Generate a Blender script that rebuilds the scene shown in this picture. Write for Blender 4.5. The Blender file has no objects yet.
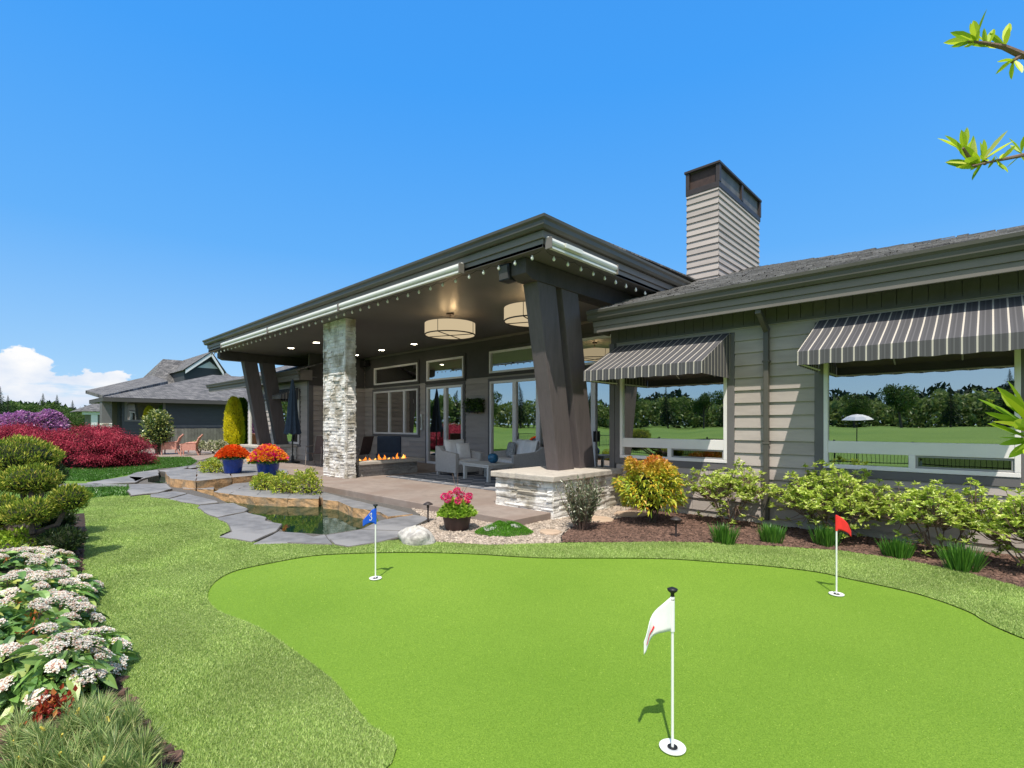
import bpy, math, random
import numpy as np
from mathutils import Vector, Matrix
random.seed(7); rng = np.random.default_rng(7)
scene = bpy.context.scene
C = scene.collection
PI = math.pi

# ---------------------------------------------------------------- camera geometry (eye 1.5 m above the lawn)
F, HZ, EYE = 505.0, 424.0, 1.5
TH = math.atan((991.37-512)/F); S_, C_ = math.sin(TH), math.cos(TH)
def ray(x, y):
    a = (x-512)/F
    return Vector((-S_+a*C_, C_+a*S_, (HZ-y)/F))
def at(x, y, z=0.0):                 # the point of height z seen in that direction
    r = ray(x, y); t = (z-EYE)/r.z
    return Vector((r.x*t, r.y*t, z))
def aty(x, y, Y):
    r = ray(x, y); t = Y/r.y
    return Vector((r.x*t, Y, EYE+r.z*t))
def atx(x, y, X):
    r = ray(x, y); t = X/r.x
    return Vector((X, r.y*t, EYE+r.z*t))
def z150(L, z=0.0): return [at(150+a/3.938, 420+b/3.938, z) for a, b in L]
def z60(L, z=0.0): return [at(60+a/5.69, 440+b/5.69, z) for a, b in L]

# ---------------------------------------------------------------- materials
def newmat(name):
    m = bpy.data.materials.new(name); m.use_nodes = True
    nt = m.node_tree; nt.nodes.clear()
    out = nt.nodes.new('ShaderNodeOutputMaterial')
    return m, nt, out
def N(nt, t, **kw):
    n = nt.nodes.new(t)
    for k, v in kw.items():
        if k.startswith('_'): setattr(n, k[1:], v)
        else: n.inputs[k.replace('__', ' ')].default_value = v
    return n
def L(nt, a, ao, b, bi): nt.links.new(a.outputs[ao], b.inputs[bi])
def rgb(c): return (c[0], c[1], c[2], 1)
def ramp(nt, cols):
    r = nt.nodes.new('ShaderNodeValToRGB'); e = r.color_ramp.elements
    while len(e) < len(cols): e.new(.5)
    for k, (p, c) in enumerate(cols): e[k].position = p; e[k].color = rgb(c)
    return r
def surf(name, col, rough=.7, var=.15, scale=6.0, bump=0.0, bscale=60.0, metal=0.0, spec=.4, island=0.0, streak=None, dirt=None):
    """painted / stone / fabric surface: colour broken up by two noises, optional per-piece shift and bump"""
    m, nt, out = newmat(name)
    b = N(nt, 'ShaderNodeBsdfPrincipled', Roughness=rough, Metallic=metal)
    b.inputs['Specular IOR Level'].default_value = spec
    tc = N(nt, 'ShaderNodeTexCoord'); mp = N(nt, 'ShaderNodeMapping')
    if streak: mp.inputs['Scale'].default_value = streak
    L(nt, tc, 'Object', mp, 'Vector')
    n1 = N(nt, 'ShaderNodeTexNoise', Scale=scale, Detail=6.0, Roughness=.65); L(nt, mp, 'Vector', n1, 'Vector')
    r = ramp(nt, [(.25, [c*(1-var*1.6) for c in col]), (.5, col), (.8, [min(1, c*(1+var*1.3)) for c in col])])
    L(nt, n1, 'Fac', r, 'Fac')
    last, lo = r, 'Color'
    if island:
        g = N(nt, 'ShaderNodeNewGeometry')
        mr = N(nt, 'ShaderNodeMapRange'); mr.inputs['To Min'].default_value = 1-island; mr.inputs['To Max'].default_value = 1+island*.6
        L(nt, g, 'Random Per Island', mr, 'Value')
        mx = N(nt, 'ShaderNodeVectorMath', _operation='SCALE'); L(nt, last, lo, mx, 0); L(nt, mr, 'Result', mx, 'Scale')
        last, lo = mx, 'Vector'
    if dirt:
        n2 = N(nt, 'ShaderNodeTexNoise', Scale=dirt[1], Detail=4.0); L(nt, tc, 'Object', n2, 'Vector')
        r2 = ramp(nt, [(.45, (0, 0, 0)), (.62, (1, 1, 1))]); L(nt, n2, 'Fac', r2, 'Fac')
        mm = N(nt, 'ShaderNodeMix', _data_type='RGBA'); L(nt, r2, 'Color', mm, 'Factor'); L(nt, last, lo, mm, 6)
        mm.inputs[7].default_value = rgb(dirt[0]); last, lo = mm, 2
    L(nt, last, lo, b, 'Base Color')
    if bump:
        n3 = N(nt, 'ShaderNodeTexNoise', Scale=bscale, Detail=8.0, Roughness=.7); L(nt, mp, 'Vector', n3, 'Vector')
        bp = N(nt, 'ShaderNodeBump', Strength=bump, Distance=.02); L(nt, n3, 'Fac', bp, 'Height'); L(nt, bp, 'Normal', b, 'Normal')
    L(nt, b, 'BSDF', out, 'Surface')
    return m
def leafmat(name, cols, trans=.28, gloss=.035, zr=None, zcols=None, rough=.4, emit=0, patch=3.0, pamt=.18):
    """foliage: colour per leaf; optional second palette that takes over with height (new growth)"""
    m, nt, out = newmat(name)
    g = N(nt, 'ShaderNodeNewGeometry'); r = ramp(nt, cols); L(nt, g, 'Random Per Island', r, 'Fac')
    tc0 = N(nt, 'ShaderNodeTexCoord'); pn = N(nt, 'ShaderNodeTexNoise', Scale=patch, Detail=3.0); L(nt, tc0, 'Object', pn, 'Vector')
    pm_ = N(nt, 'ShaderNodeMapRange'); pm_.inputs['From Min'].default_value = .3; pm_.inputs['From Max'].default_value = .7; pm_.inputs['To Min'].default_value = 1-pamt; pm_.inputs['To Max'].default_value = 1+pamt; L(nt, pn, 'Fac', pm_, 'Value')
    ps = N(nt, 'ShaderNodeVectorMath', _operation='SCALE'); L(nt, r, 'Color', ps, 0); L(nt, pm_, 0, ps, 'Scale')
    last, lo = ps, 'Vector'
    if zr:
        tc = N(nt, 'ShaderNodeTexCoord'); sp = N(nt, 'ShaderNodeSeparateXYZ'); L(nt, tc, 'Object', sp, 'Vector')
        n = N(nt, 'ShaderNodeTexNoise', Scale=5.0); L(nt, tc, 'Object', n, 'Vector')
        ma = N(nt, 'ShaderNodeMath', _operation='MULTIPLY_ADD'); L(nt, n, 'Fac', ma, 0); ma.inputs[1].default_value = (zr[1]-zr[0])*1.4; L(nt, sp, 'Z', ma, 2)
        mr = N(nt, 'ShaderNodeMapRange'); mr.inputs['From Min'].default_value = zr[0]+(zr[1]-zr[0])*.7; mr.inputs['From Max'].default_value = zr[1]+(zr[1]-zr[0])*.7
        L(nt, ma, 'Value', mr, 'Value')
        r2 = ramp(nt, zcols); L(nt, g, 'Random Per Island', r2, 'Fac')
        mm = N(nt, 'ShaderNodeMix', _data_type='RGBA'); L(nt, mr, 'Result', mm, 'Factor'); L(nt, last, lo, mm, 6); L(nt, r2, 'Color', mm, 7)
        last, lo = mm, 2
    d = N(nt, 'ShaderNodeBsdfDiffuse'); t = N(nt, 'ShaderNodeBsdfTranslucent'); gl = N(nt, 'ShaderNodeBsdfGlossy', Roughness=rough)
    gl.inputs['Color'].default_value = (.9, .95, .9, 1)
    L(nt, last, lo, d, 'Color'); L(nt, last, lo, t, 'Color')
    m1 = N(nt, 'ShaderNodeMixShader', Fac=trans); L(nt, d, 0, m1, 1); L(nt, t, 0, m1, 2)
    m2 = N(nt, 'ShaderNodeMixShader', Fac=gloss); L(nt, m1, 0, m2, 1); L(nt, gl, 0, m2, 2)
    L(nt, m2, 0, out, 'Surface')
    return m
def glassmat(name, tint=(.2, .27, .25), refl=.5):
    m, nt, out = newmat(name)
    t = N(nt, 'ShaderNodeBsdfTransparent'); t.inputs['Color'].default_value = rgb(tint)
    gl = N(nt, 'ShaderNodeBsdfGlossy', Roughness=0.0); gl.inputs['Color'].default_value = (.93, .93, .90, 1)
    tc = N(nt, 'ShaderNodeTexCoord'); n = N(nt, 'ShaderNodeTexNoise', Scale=1.1, Detail=1.0); L(nt, tc, 'Object', n, 'Vector')
    bp = N(nt, 'ShaderNodeBump', Strength=.06, Distance=.05); L(nt, n, 'Fac', bp, 'Height'); L(nt, bp, 'Normal', gl, 'Normal')
    mx = N(nt, 'ShaderNodeMixShader', Fac=refl); L(nt, t, 0, mx, 1); L(nt, gl, 0, mx, 2); L(nt, mx, 0, out, 'Surface')
    return m
def emis(name, col, s):
    m, nt, out = newmat(name); e = N(nt, 'ShaderNodeEmission', Strength=s); e.inputs['Color'].default_value = rgb(col); L(nt, e, 0, out, 'Surface'); return m
def shingle(name, swap=False):
    m, nt, out = newmat(name)
    b = N(nt, 'ShaderNodeBsdfPrincipled', Roughness=.9); b.inputs['Specular IOR Level'].default_value = .2
    tc = N(nt, 'ShaderNodeTexCoord'); mp = N(nt, 'ShaderNodeMapping'); L(nt, tc, 'Object', mp, 'Vector')
    if swap: mp.inputs['Rotation'].default_value = (0, 0, PI/2)
    br = N(nt, 'ShaderNodeTexBrick', Scale=1.0); L(nt, mp, 'Vector', br, 'Vector')
    br.inputs['Brick Width'].default_value = .26; br.inputs['Row Height'].default_value = .14; br.inputs['Mortar Size'].default_value = .008
    br.inputs['Color1'].default_value = (.105, .105, .11, 1); br.inputs['Color2'].default_value = (.24, .235, .235, 1); br.inputs['Mortar'].default_value = (.03, .03, .032, 1)
    n = N(nt, 'ShaderNodeTexNoise', Scale=3.0, Detail=8.0, Roughness=.8); L(nt, tc, 'Object', n, 'Vector')
    r = ramp(nt, [(.3, (.62, .62, .64)), (.7, (1.25, 1.22, 1.2))]); L(nt, n, 'Fac', r, 'Fac')
    mm = N(nt, 'ShaderNodeMix', _data_type='RGBA', _blend_type='MULTIPLY'); mm.inputs[0].default_value = 1.0
    L(nt, br, 'Color', mm, 6); L(nt, r, 'Color', mm, 7); L(nt, mm, 2, b, 'Base Color')
    bp = N(nt, 'ShaderNodeBump', Strength=.8, Distance=.02); L(nt, br, 'Fac', bp, 'Height'); bp.invert = True; L(nt, bp, 'Normal', b, 'Normal')
    L(nt, b, 0, out, 'Surface'); return m
def stripes(name, axis):
    m, nt, out = newmat(name)
    b = N(nt, 'ShaderNodeBsdfPrincipled', Roughness=.85); b.inputs['Specular IOR Level'].default_value = .2
    tc = N(nt, 'ShaderNodeTexCoord'); sp = N(nt, 'ShaderNodeSeparateXYZ'); L(nt, tc, 'Object', sp, 0)
    md = N(nt, 'ShaderNodeMath', _operation='MULTIPLY'); md.inputs[1].default_value = 1/.116; L(nt, sp, axis, md, 0)
    ad = N(nt, 'ShaderNodeMath', _operation='ADD'); ad.inputs[1].default_value = 100.4; L(nt, md, 0, ad, 0)
    fr = N(nt, 'ShaderNodeMath', _operation='FRACT'); L(nt, ad, 0, fr, 0)
    r = ramp(nt, [(0, (.60, .55, .48)), (.10, (.11, .108, .117)), (.30, (.095, .093, .10)), (.46, (.145, .142, .15)), (.56, (.095, .093, .10)), (.84, (.11, .108, .117)), (.97, (.60, .55, .48))])
    r.color_ramp.interpolation = 'CONSTANT'; L(nt, fr, 0, r, 'Fac')
    L(nt, r, 'Color', b, 'Base Color')
    t = N(nt, 'ShaderNodeBsdfTranslucent'); L(nt, r, 'Color', t, 'Color')
    mx = N(nt, 'ShaderNodeMixShader', Fac=.12); L(nt, b, 0, mx, 1); L(nt, t, 0, mx, 2); L(nt, mx, 0, out, 'Surface'); return m

M = {}
M['siding'] = surf('siding', (.435, .382, .355), .75, .10, 1.5, .15, 90, streak=(1, 1, 6), island=.12)
M['siding_dark'] = surf('siding_dark', (.085, .08, .08), .75, .1, 1.5, .1, 90)
M['board'] = surf('board', (.125, .118, .11), .8, .12, 2, .1, 90)
M['casing'] = surf('casing', (.15, .142, .145), .7, .08, 3)
M['fascia'] = surf('fascia', (.185, .165, .152), .55, .08, 2)
M['gutter'] = surf('gutter', (.1, .093, .08), .45, .08, 2)
M['soffit'] = surf('soffit', (.145, .135, .128), .45, .1, 1.0)
M['beam'] = surf('beam', (.062, .053, .05), .7, .2, 4, .25, 30, streak=(1, 1, .4))
M['post'] = surf('post', (.115, .095, .095), .7, .14, 5, .35, 26, streak=(3, 3, .35))
M['panel'] = surf('panel', (.075, .07, .068), .7, .1, 2)
M['stone'] = surf('ledge_stone', (.88, .85, .81), .85, .16, 14, .9, 45, island=.2, dirt=((.42, .38, .31), 3.0))
M['cap'] = surf('stone_cap', (.52, .47, .41), .85, .14, 8, .5, 40)
M['concrete'] = surf('stamped_concrete', (.30, .245, .215), .8, .14, 5, .35, 60, dirt=((.26, .20, .17), 1.3))
M['slabtop'] = surf('slab_top', (.19, .19, .20), .75, .22, 5, .5, 35, dirt=((.27, .265, .27), 1.4))
M['slabside'] = surf('slab_side', (.50, .30, .15), .85, .35, 7, 1.0, 22, dirt=((.27, .20, .13), 4))
M['flag'] = surf('flagstone_tan', (.50, .37, .27), .85, .15, 5, .4, 30)
M['boulder'] = surf('boulder_pale', (.60, .57, .53), .85, .25, 8, .9, 22, dirt=((.33, .31, .29), 9))
M['white'] = surf('white_vinyl', (.84, .80, .79), .35, .03, 3)
M['alu'] = surf('white_enamel', (.72, .72, .68), .3, .04, 3)
M['glass'] = glassmat('window_glass', (.25, .33, .31), .58)
M['glass2'] = glassmat('porch_glass', (.3, .34, .32), .6)
M['room'] = surf('room_paint', (.22, .19, .15), .9, .05, 1)
M['curtain'] = surf('curtain_cloth', (.32, .50, .47), .9, .1, 4)
M['roof'] = shingle('shingles'); M['roofx'] = shingle('shingles_side', True)
M['stripe'] = stripes('awning_stripe', 'X'); M['stripe_end'] = stripes('awning_stripe_end', 'Y')
M['black'] = surf('black_metal', (.015, .015, .016), .45, .1, 5)
M['dark'] = surf('dark_bronze', (.045, .035, .035), .5, .15, 5)
M['copper'] = surf('copper_mesh', (.06, .035, .03), .6, .25, 12)
M['wicker'] = surf('grey_wicker', (.52, .50, .49), .85, .12, 30, .8, 160)
M['cushion'] = surf('grey_cushion', (.84, .83, .84), .95, .06, 6, .15, 120)
M['cushion2'] = surf('patterned_cushion', (.36, .37, .38), .95, .5, 28)
M['tabletop'] = surf('table_top', (.30, .29, .29), .6, .1, 4)
M['tableleg'] = surf('table_leg', (.55, .55, .53), .6, .05, 4)
M['blueglass'] = surf('blue_glaze', (.02, .12, .24), .15, .4, 10)
M['bluepot'] = surf('cobalt_glaze', (.012, .05, .30), .18, .25, 6)
M['brownpot'] = surf('brown_pot', (.07, .04, .035), .5, .2, 6)
M['soil'] = surf('soil', (.05, .035, .025), .95, .3, 20, .6, 60)
M['pink'] = surf('pink_wicker', (.62, .30, .24), .8, .12, 20, .8, 120)
M['chairbrown'] = surf('sling_fabric', (.13, .085, .075), .8, .15, 12)
M['chairleg'] = surf('chair_frame', (.28, .24, .21), .5, .1, 5)
M['bluecloth'] = surf('blue_cover', (.055, .075, .115), .9, .12, 6)
M['navy'] = surf('navy_canvas', (.035, .06, .10), .85, .2, 8)
M['shade'] = emis('lamp_shade', (1, .80, .50), .62)
M['fenceplank'] = surf('fence_plank', (.17, .16, .14), .85, .25, 3, .3, 30, island=.2)
M['pole'] = surf('flag_pole', (.86, .86, .84), .35, .03, 5)
M['flagblue'] = surf('flag_blue', (.01, .10, .62), .8, .1, 8)
M['flagred'] = surf('flag_red', (.80, .035, .03), .8, .1, 8)
M['flagwhite'] = surf('flag_white', (.82, .82, .84), .8, .06, 8)
M['cup'] = surf('cup', (.8, .8, .78), .4, .03, 5)
M['bark'] = surf('bark', (.11, .08, .06), .9, .3, 10, .8, 30)
M['twig'] = surf('twig', (.20, .13, .10), .8, .3, 20, .5, 60)
M['bulb'] = surf('bulb_glass', (.85, .85, .8), .2, .02, 5)
M['glow'] = emis('warm_glow', (1, .66, .32), 60.0)
M['down'] = emis('downlight_glow', (1, .86, .66), 34.0)
M['flame'] = emis('flame', (1, .27, .03), 1.6); M['flame2'] = emis('flame_core', (1, .50, .10), 2.2)
M['wallfar'] = surf('far_siding', (.058, .062, .072), .7, .1, 2, streak=(1, 1, 4))
M['wallwhite'] = surf('far_white', (.72, .74, .76), .7, .05, 2)
M['slabdark'] = surf('slab_grey_side', (.13, .12, .11), .85, .3, 8, .8, 25)
M['rug'] = surf('rug', (.10, .11, .13), .95, .1, 4)
M['mountain'] = surf('haze_blue_hills', (.16, .27, .42), 1, .08, .002)

# ---------------------------------------------------------------- mesh helpers
def wloc(o):
    v = Vector((0, 0, 0))
    while o is not None: v += o.location; o = o.parent
    return v
class MB:
    def __init__(s): s.v = []; s.f = []; s.m = []
    def add(s, vs, fs, mi=0):
        n = len(s.v); s.v += [tuple(v) for v in vs]; s.f += [tuple(i+n for i in f) for f in fs]; s.m += [mi]*len(fs); return s
    def box(s, x0, x1, y0, y1, z0, z1, mi=0):
        return s.add([(x0,y0,z0),(x1,y0,z0),(x1,y1,z0),(x0,y1,z0),(x0,y0,z1),(x1,y0,z1),(x1,y1,z1),(x0,y1,z1)],
            [(0,3,2,1),(4,5,6,7),(0,1,5,4),(1,2,6,5),(2,3,7,6),(3,0,4,7)], mi)
    def obox(s, c, ax, ay, az, mi=0):          # oriented box: centre + half axes
        c, ax, ay, az = map(Vector, (c, ax, ay, az)); V = []
        for k in (-1, 1):
            for a, b in ((-1,-1),(1,-1),(1,1),(-1,1)): V.append(c+ax*a+ay*b+az*k)
        return s.add(V, [(0,3,2,1),(4,5,6,7),(0,1,5,4),(1,2,6,5),(2,3,7,6),(3,0,4,7)], mi)
    def loft(s, a, b, wa, wb, mi=0):           # square bar from a to b, sections (wx, wy)
        V = []
        for p, w in ((a, wa), (b, wb)):
            for i, j in ((-1,-1),(1,-1),(1,1),(-1,1)): V.append((p[0]+i*w[0]/2, p[1]+j*w[1]/2, p[2]))
        return s.add(V, [(0,3,2,1),(4,5,6,7),(0,1,5,4),(1,2,6,5),(2,3,7,6),(3,0,4,7)], mi)
    def tube(s, pts, r, n=8, mi=0, cap=True):
        pts = [Vector(p) for p in pts]; R = r if isinstance(r, (list, tuple)) else [r]*len(pts); V = []; Fc = []
        for i, p in enumerate(pts):
            d = (pts[min(i+1, len(pts)-1)]-pts[max(i-1, 0)]).normalized()
            u = d.cross(Vector((0, 0, 1)) if abs(d.z) < .9 else Vector((1, 0, 0))).normalized(); w = d.cross(u)
            for k in range(n): a = 2*PI*k/n; V.append(p+(u*math.cos(a)+w*math.sin(a))*R[i])
        for i in range(len(pts)-1):
            for k in range(n): Fc.append((i*n+k, i*n+(k+1)%n, (i+1)*n+(k+1)%n, (i+1)*n+k))
        if cap: Fc += [tuple(range(n))[::-1], tuple((len(pts)-1)*n+k for k in range(n))]
        return s.add(V, Fc, mi)
    def lathe(s, prof, c=(0, 0, 0), n=24, mi=0):
        V = []; Fc = []
        for r, z in prof:
            for k in range(n): a = 2*PI*k/n; V.append((c[0]+r*math.cos(a), c[1]+r*math.sin(a), c[2]+z))
        for i in range(len(prof)-1):
            for k in range(n): Fc.append((i*n+k, i*n+(k+1)%n, (i+1)*n+(k+1)%n, (i+1)*n+k))
        return s.add(V, Fc, mi)
    def prism(s, poly, z0, z1, mt=0, ms=0):
        a = sum(p[0]*q[1]-q[0]*p[1] for p, q in zip(poly, list(poly[1:])+[poly[0]]))
        if a < 0: poly = list(poly)[::-1]
        n = len(poly); V = [(p[0], p[1], z0) for p in poly]+[(p[0], p[1], z1) for p in poly]
        s.add(V, [tuple(range(n, 2*n))], mt); k = len(s.v)-2*n
        fs = [(i, (i+1) % n, n+(i+1) % n, n+i) for i in range(n)]+[tuple(range(n))[::-1]]
        s.f += [tuple(i+k for i in f) for f in fs]; s.m += [ms]*len(fs); return s
    def build(s, name, mats, parent=None, smooth=False, bevel=0, seg=2, sub=0):
        me = bpy.data.meshes.new(name); off = wloc(parent) if parent else Vector((0, 0, 0))
        me.from_pydata([(v[0]-off.x, v[1]-off.y, v[2]-off.z) for v in s.v], [], s.f)
        if not isinstance(mats, (list, tuple)): mats = [mats]
        for m in mats: me.materials.append(m)
        me.polygons.foreach_set('material_index', s.m)
        if smooth: me.polygons.foreach_set('use_smooth', [True]*len(s.f))
        me.update()
        o = bpy.data.objects.new(name, me); C.objects.link(o)
        if parent: o.parent = parent
        if bevel:
            b = o.modifiers.new('bevel', 'BEVEL'); b.width = bevel; b.segments = seg; b.limit_method = 'ANGLE'; b.angle_limit = .6
        if sub:
            b = o.modifiers.new('sub', 'SUBSURF'); b.levels = b.render_levels = sub
        return o
def npmesh(name, V, Fq, mats, parent=None, smooth=False, mi=None):
    V = np.asarray(V, dtype=np.float32).reshape(-1, 3)
    if parent: V = V-np.array(wloc(parent), dtype=np.float32)
    Fq = np.asarray(Fq, dtype=np.int32); k = Fq.shape[1]; n = Fq.shape[0]
    me = bpy.data.meshes.new(name)
    me.vertices.add(len(V)); me.vertices.foreach_set('co', V.ravel())
    me.loops.add(n*k); me.loops.foreach_set('vertex_index', Fq.ravel())
    me.polygons.add(n); me.polygons.foreach_set('loop_start', np.arange(0, n*k, k, dtype=np.int32)); 
    if not isinstance(mats, (list, tuple)): mats = [mats]
    for m in mats: me.materials.append(m)
    if mi is not None: me.polygons.foreach_set('material_index', np.asarray(mi, dtype=np.int32))
    me.polygons.foreach_set('use_smooth', [bool(smooth)]*n)
    me.update(calc_edges=True)
    o = bpy.data.objects.new(name, me); C.objects.link(o)
    if parent: o.parent = parent
    return o
def tag(o, label=None, cat=None, group=None, kind=None):
    if label: o['label'] = label
    if cat: o['category'] = cat
    if group: o['group'] = group
    if kind: o['kind'] = kind
    return o
def thing(name, label, cat, loc=(0, 0, 0), group=None):
    o = bpy.data.objects.new(name, None); C.objects.link(o); o.location = loc; o.empty_display_size = .2
    return tag(o, label, cat, group)
def dup(o, loc=None, rz=None, sc=None, parent=None, label=None, group=None, par=None):
    c = o.copy(); C.objects.link(c)
    if par: c.parent = par
    for ch in [x for x in o.children]: dup(ch, par=c)
    if loc is not None: c.location = loc
    if rz is not None: c.rotation_euler = (0, 0, rz)
    if sc is not None: c.scale = (sc, sc, sc) if not isinstance(sc, tuple) else sc
    if label: c['label'] = label
    if group: c['group'] = group
    return c
def nrm(a): return a/np.maximum(np.linalg.norm(a, axis=-1, keepdims=True), 1e-9)
def leaves(P, D, Ln, W, fold=.25, droop=.0, st=((0, .0), (.45, 1), (1, 0)), up=None):
    """vertices+quads of n leaves: base P, direction D, length Ln, width W"""
    P = np.asarray(P, float); n = len(P); D = nrm(np.asarray(D, float)); Ln = np.broadcast_to(Ln, (n,)); W = np.broadcast_to(W, (n,))
    U = rng.normal(size=(n, 3))*.5+(np.array([0, 0, 1.0]) if up is None else up)
    side = nrm(np.cross(D, U)); nor = np.cross(side, D)
    k = len(st); V = np.zeros((n, k, 3, 3))
    for i, (t, w) in enumerate(st):
        c = P+D*(Ln*t)[:, None]-np.array([0, 0, 1.0])*(droop*Ln*t*t)[:, None]
        hw = (W*.5*w)[:, None]
        V[:, i, 1] = c; V[:, i, 0] = c+side*hw+nor*hw*fold*2; V[:, i, 2] = c-side*hw+nor*hw*fold*2
    V = V.reshape(-1, 3); base = (np.arange(n)*k*3)[:, None]; Q = []
    for i in range(k-1):
        a = i*3; b = a+3
        Q.append(base+np.array([[a, a+1, b+1, b]])); Q.append(base+np.array([[a+1, a+2, b+2, b+1]]))
    return V, np.concatenate(Q, 0)
def blades(P, H, W, lean):
    """single-triangle turf blades"""
    n = len(P); a = rng.uniform(0, 2*PI, n); d = np.stack([np.cos(a), np.sin(a), 0*a], 1)
    b = rng.uniform(0, 2*PI, n); l = np.stack([np.cos(b), np.sin(b), 0*b], 1)
    H = np.broadcast_to(H, (n,)); W = np.broadcast_to(W, (n,))
    V = np.stack([P-d*W[:, None]/2, P+d*W[:, None]/2, P+l*(H*lean*rng.uniform(.2, 1, n))[:, None]+np.array([0, 0, 1.0])*(H*rng.uniform(.6, 1, n))[:, None]], 1).reshape(-1, 3)
    return V, np.arange(3*n).reshape(-1, 3)
def inpoly(X, Y, poly):
    r = np.zeros(X.shape, bool); n = len(poly)
    for i in range(n):
        x0, y0 = poly[i][0], poly[i][1]; x1, y1 = poly[(i+1) % n][0], poly[(i+1) % n][1]
        if y0 == y1: continue
        c = ((y0 > Y) != (y1 > Y)) & (X < (x1-x0)*(Y-y0)/(y1-y0)+x0); r ^= c
    return r
def smooth_loop(pts, k=6, closed=True):
    P = [Vector((p[0], p[1], 0)) for p in pts]; n = len(P); out = []
    for i in range(n if closed else n-1):
        g = lambda j: P[(i+j) % n] if closed else P[max(0, min(n-1, i+j))]
        a, b, c, d = g(-1), g(0), g(1), g(2)
        for t in [q/k for q in range(k)]:
            out.append(.5*((2*b)+(c-a)*t+(2*a-5*b+4*c-d)*t*t+(3*b-a-3*c+d)*t**3))
    if not closed: out.append(P[-1])
    return out
def sheet(name, outer, holes, z, mat):
    import bmesh
    bm = bmesh.new()
    for lp in [outer]+holes:
        vs = [bm.verts.new((p[0], p[1], z)) for p in lp]
        for i in range(len(vs)): bm.edges.new((vs[i], vs[(i+1) % len(vs)]))
    bmesh.ops.triangle_fill(bm, edges=bm.edges[:], use_beauty=True, normal=(0, 0, 1))
    me = bpy.data.meshes.new(name); bm.to_mesh(me); bm.free(); me.materials.append(mat)
    o = bpy.data.objects.new(name, me); C.objects.link(o); return o

SKY_S, SUN_E = .13, 5.0
# ================================================================ GROUND, LAWN, GREEN
def grassmat(name, c1, c2, c3, big=.5, fine=120.0, bump=.5, spec=.2):
    m, nt, out = newmat(name)
    b = N(nt, 'ShaderNodeBsdfPrincipled', Roughness=.8); b.inputs['Specular IOR Level'].default_value = spec
    tc = N(nt, 'ShaderNodeTexCoord')
    n1 = N(nt, 'ShaderNodeTexNoise', Scale=big, Detail=5.0); n2 = N(nt, 'ShaderNodeTexNoise', Scale=fine, Detail=3.0, Roughness=.7)
    L(nt, tc, 'Object', n1, 'Vector'); L(nt, tc, 'Object', n2, 'Vector')
    r1 = ramp(nt, [(.3, c1), (.7, c2)]); L(nt, n1, 'Fac', r1, 'Fac')
    r2 = ramp(nt, [(.38, (0, 0, 0)), (.66, (1, 1, 1))]); L(nt, n2, 'Fac', r2, 'Fac')
    mm = N(nt, 'ShaderNodeMix', _data_type='RGBA'); L(nt, r2, 'Color', mm, 'Factor'); L(nt, r1, 'Color', mm, 6); mm.inputs[7].default_value = rgb(c3)
    L(nt, mm, 2, b, 'Base Color')
    bp = N(nt, 'ShaderNodeBump', Strength=bump, Distance=.01); L(nt, n2, 'Fac', bp, 'Height'); L(nt, bp, 'Normal', b, 'Normal')
    L(nt, b, 0, out, 'Surface'); return m
M['field'] = grassmat('field_grass', (.10, .20, .028), (.20, .31, .055), (.08, .16, .022), .13, 14.0, .6)
M['turf'] = grassmat('turf_backing', (.16, .22, .06), (.21, .28, .08), (.10, .15, .035), .8, 90.0, .6)
M['green'] = grassmat('putting_turf', (.21, .36, .036), (.285, .445, .055), (.12, .24, .018), .6, 190.0, .9)
M['mulchbase'] = surf('mulch_base', (.055, .034, .026), .95, .3, 30, 1, 90)
M['mulch'] = surf('mulch_chips', (.15, .088, .066), .9, .2, 30, island=.6)
M['gravelbase'] = surf('gravel_base', (.30, .25, .20), .95, .3, 60, 1, 90)
M['gravel'] = surf('gravel_stones', (.45, .375, .31), .85, .15, 30, island=.5)
M['blade'] = leafmat('turf_blade', [(0, (.20, .32, .065)), (.35, (.32, .46, .11)), (.75, (.45, .58, .18)), (1, (.59, .68, .27))], .25, .02, patch=1.3, pamt=.22)
M['blade2'] = leafmat('lawn_blade', [(0, (.04, .12, .012)), (.5, (.07, .20, .02)), (1, (.12, .28, .035))], .25, .05)
M['greenblade'] = leafmat('green_blade', [(0, (.14, .27, .02)), (.5, (.27, .43, .042)), (1, (.46, .60, .11))], .15, .015, patch=.7, pamt=.2)

basin1 = z150([(120, 262), (250, 300), (330, 340), (400, 372), (478, 398), (530, 444), (610, 446), (690, 452), (830, 430), (900, 400), (880, 352), (740, 312), (660, 300), (540, 297), (415, 292), (310, 282), (262, 272), (415, 235), (330, 217), (180, 226), (100, 222), (95, 240)])
basin2 = z60([(500, 212), (560, 180), (640, 166), (640, 190), (602, 215), (600, 243), (565, 247), (500, 240)])
# one ground sheet: fine cells near the pond, coarse cells to the horizon
gx = np.concatenate([[-4000, -1500, -600, -250, -170], np.arange(-140, -27, 7.0), np.arange(-26, -2.9, .13), [-1, 2, 6], np.arange(12, 70, 7.0), [90, 120, 400, 1500, 4000]])
gy = np.concatenate([[-4000, -1500, -500, -200, -140], np.arange(-110, -10, 5.0), [-8, -5, 0, 1.5], np.arange(2.4, 9.0, .13), [12, 20, 40, 100, 300, 1000, 4000]])
GX, GY = np.meshgrid(gx, gy, indexing='ij'); GZ = np.full(GX.shape, -.004)
for bs in (basin1, basin2): GZ[inpoly(GX, GY, bs)] = -.55
def hill(x, y):      # the fairway rises gently beyond the fence
    t = np.clip((-np.asarray(y, float)-10)/38, 0, 1); return .95*t*t*(3-2*t)*(1+.25*np.sin(np.asarray(x, float)/17+1))*np.clip((np.hypot(x, y)-8)/15, 0, 1)*(np.hypot(x, y) < 400)
GZ += hill(GX, GY)
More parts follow.
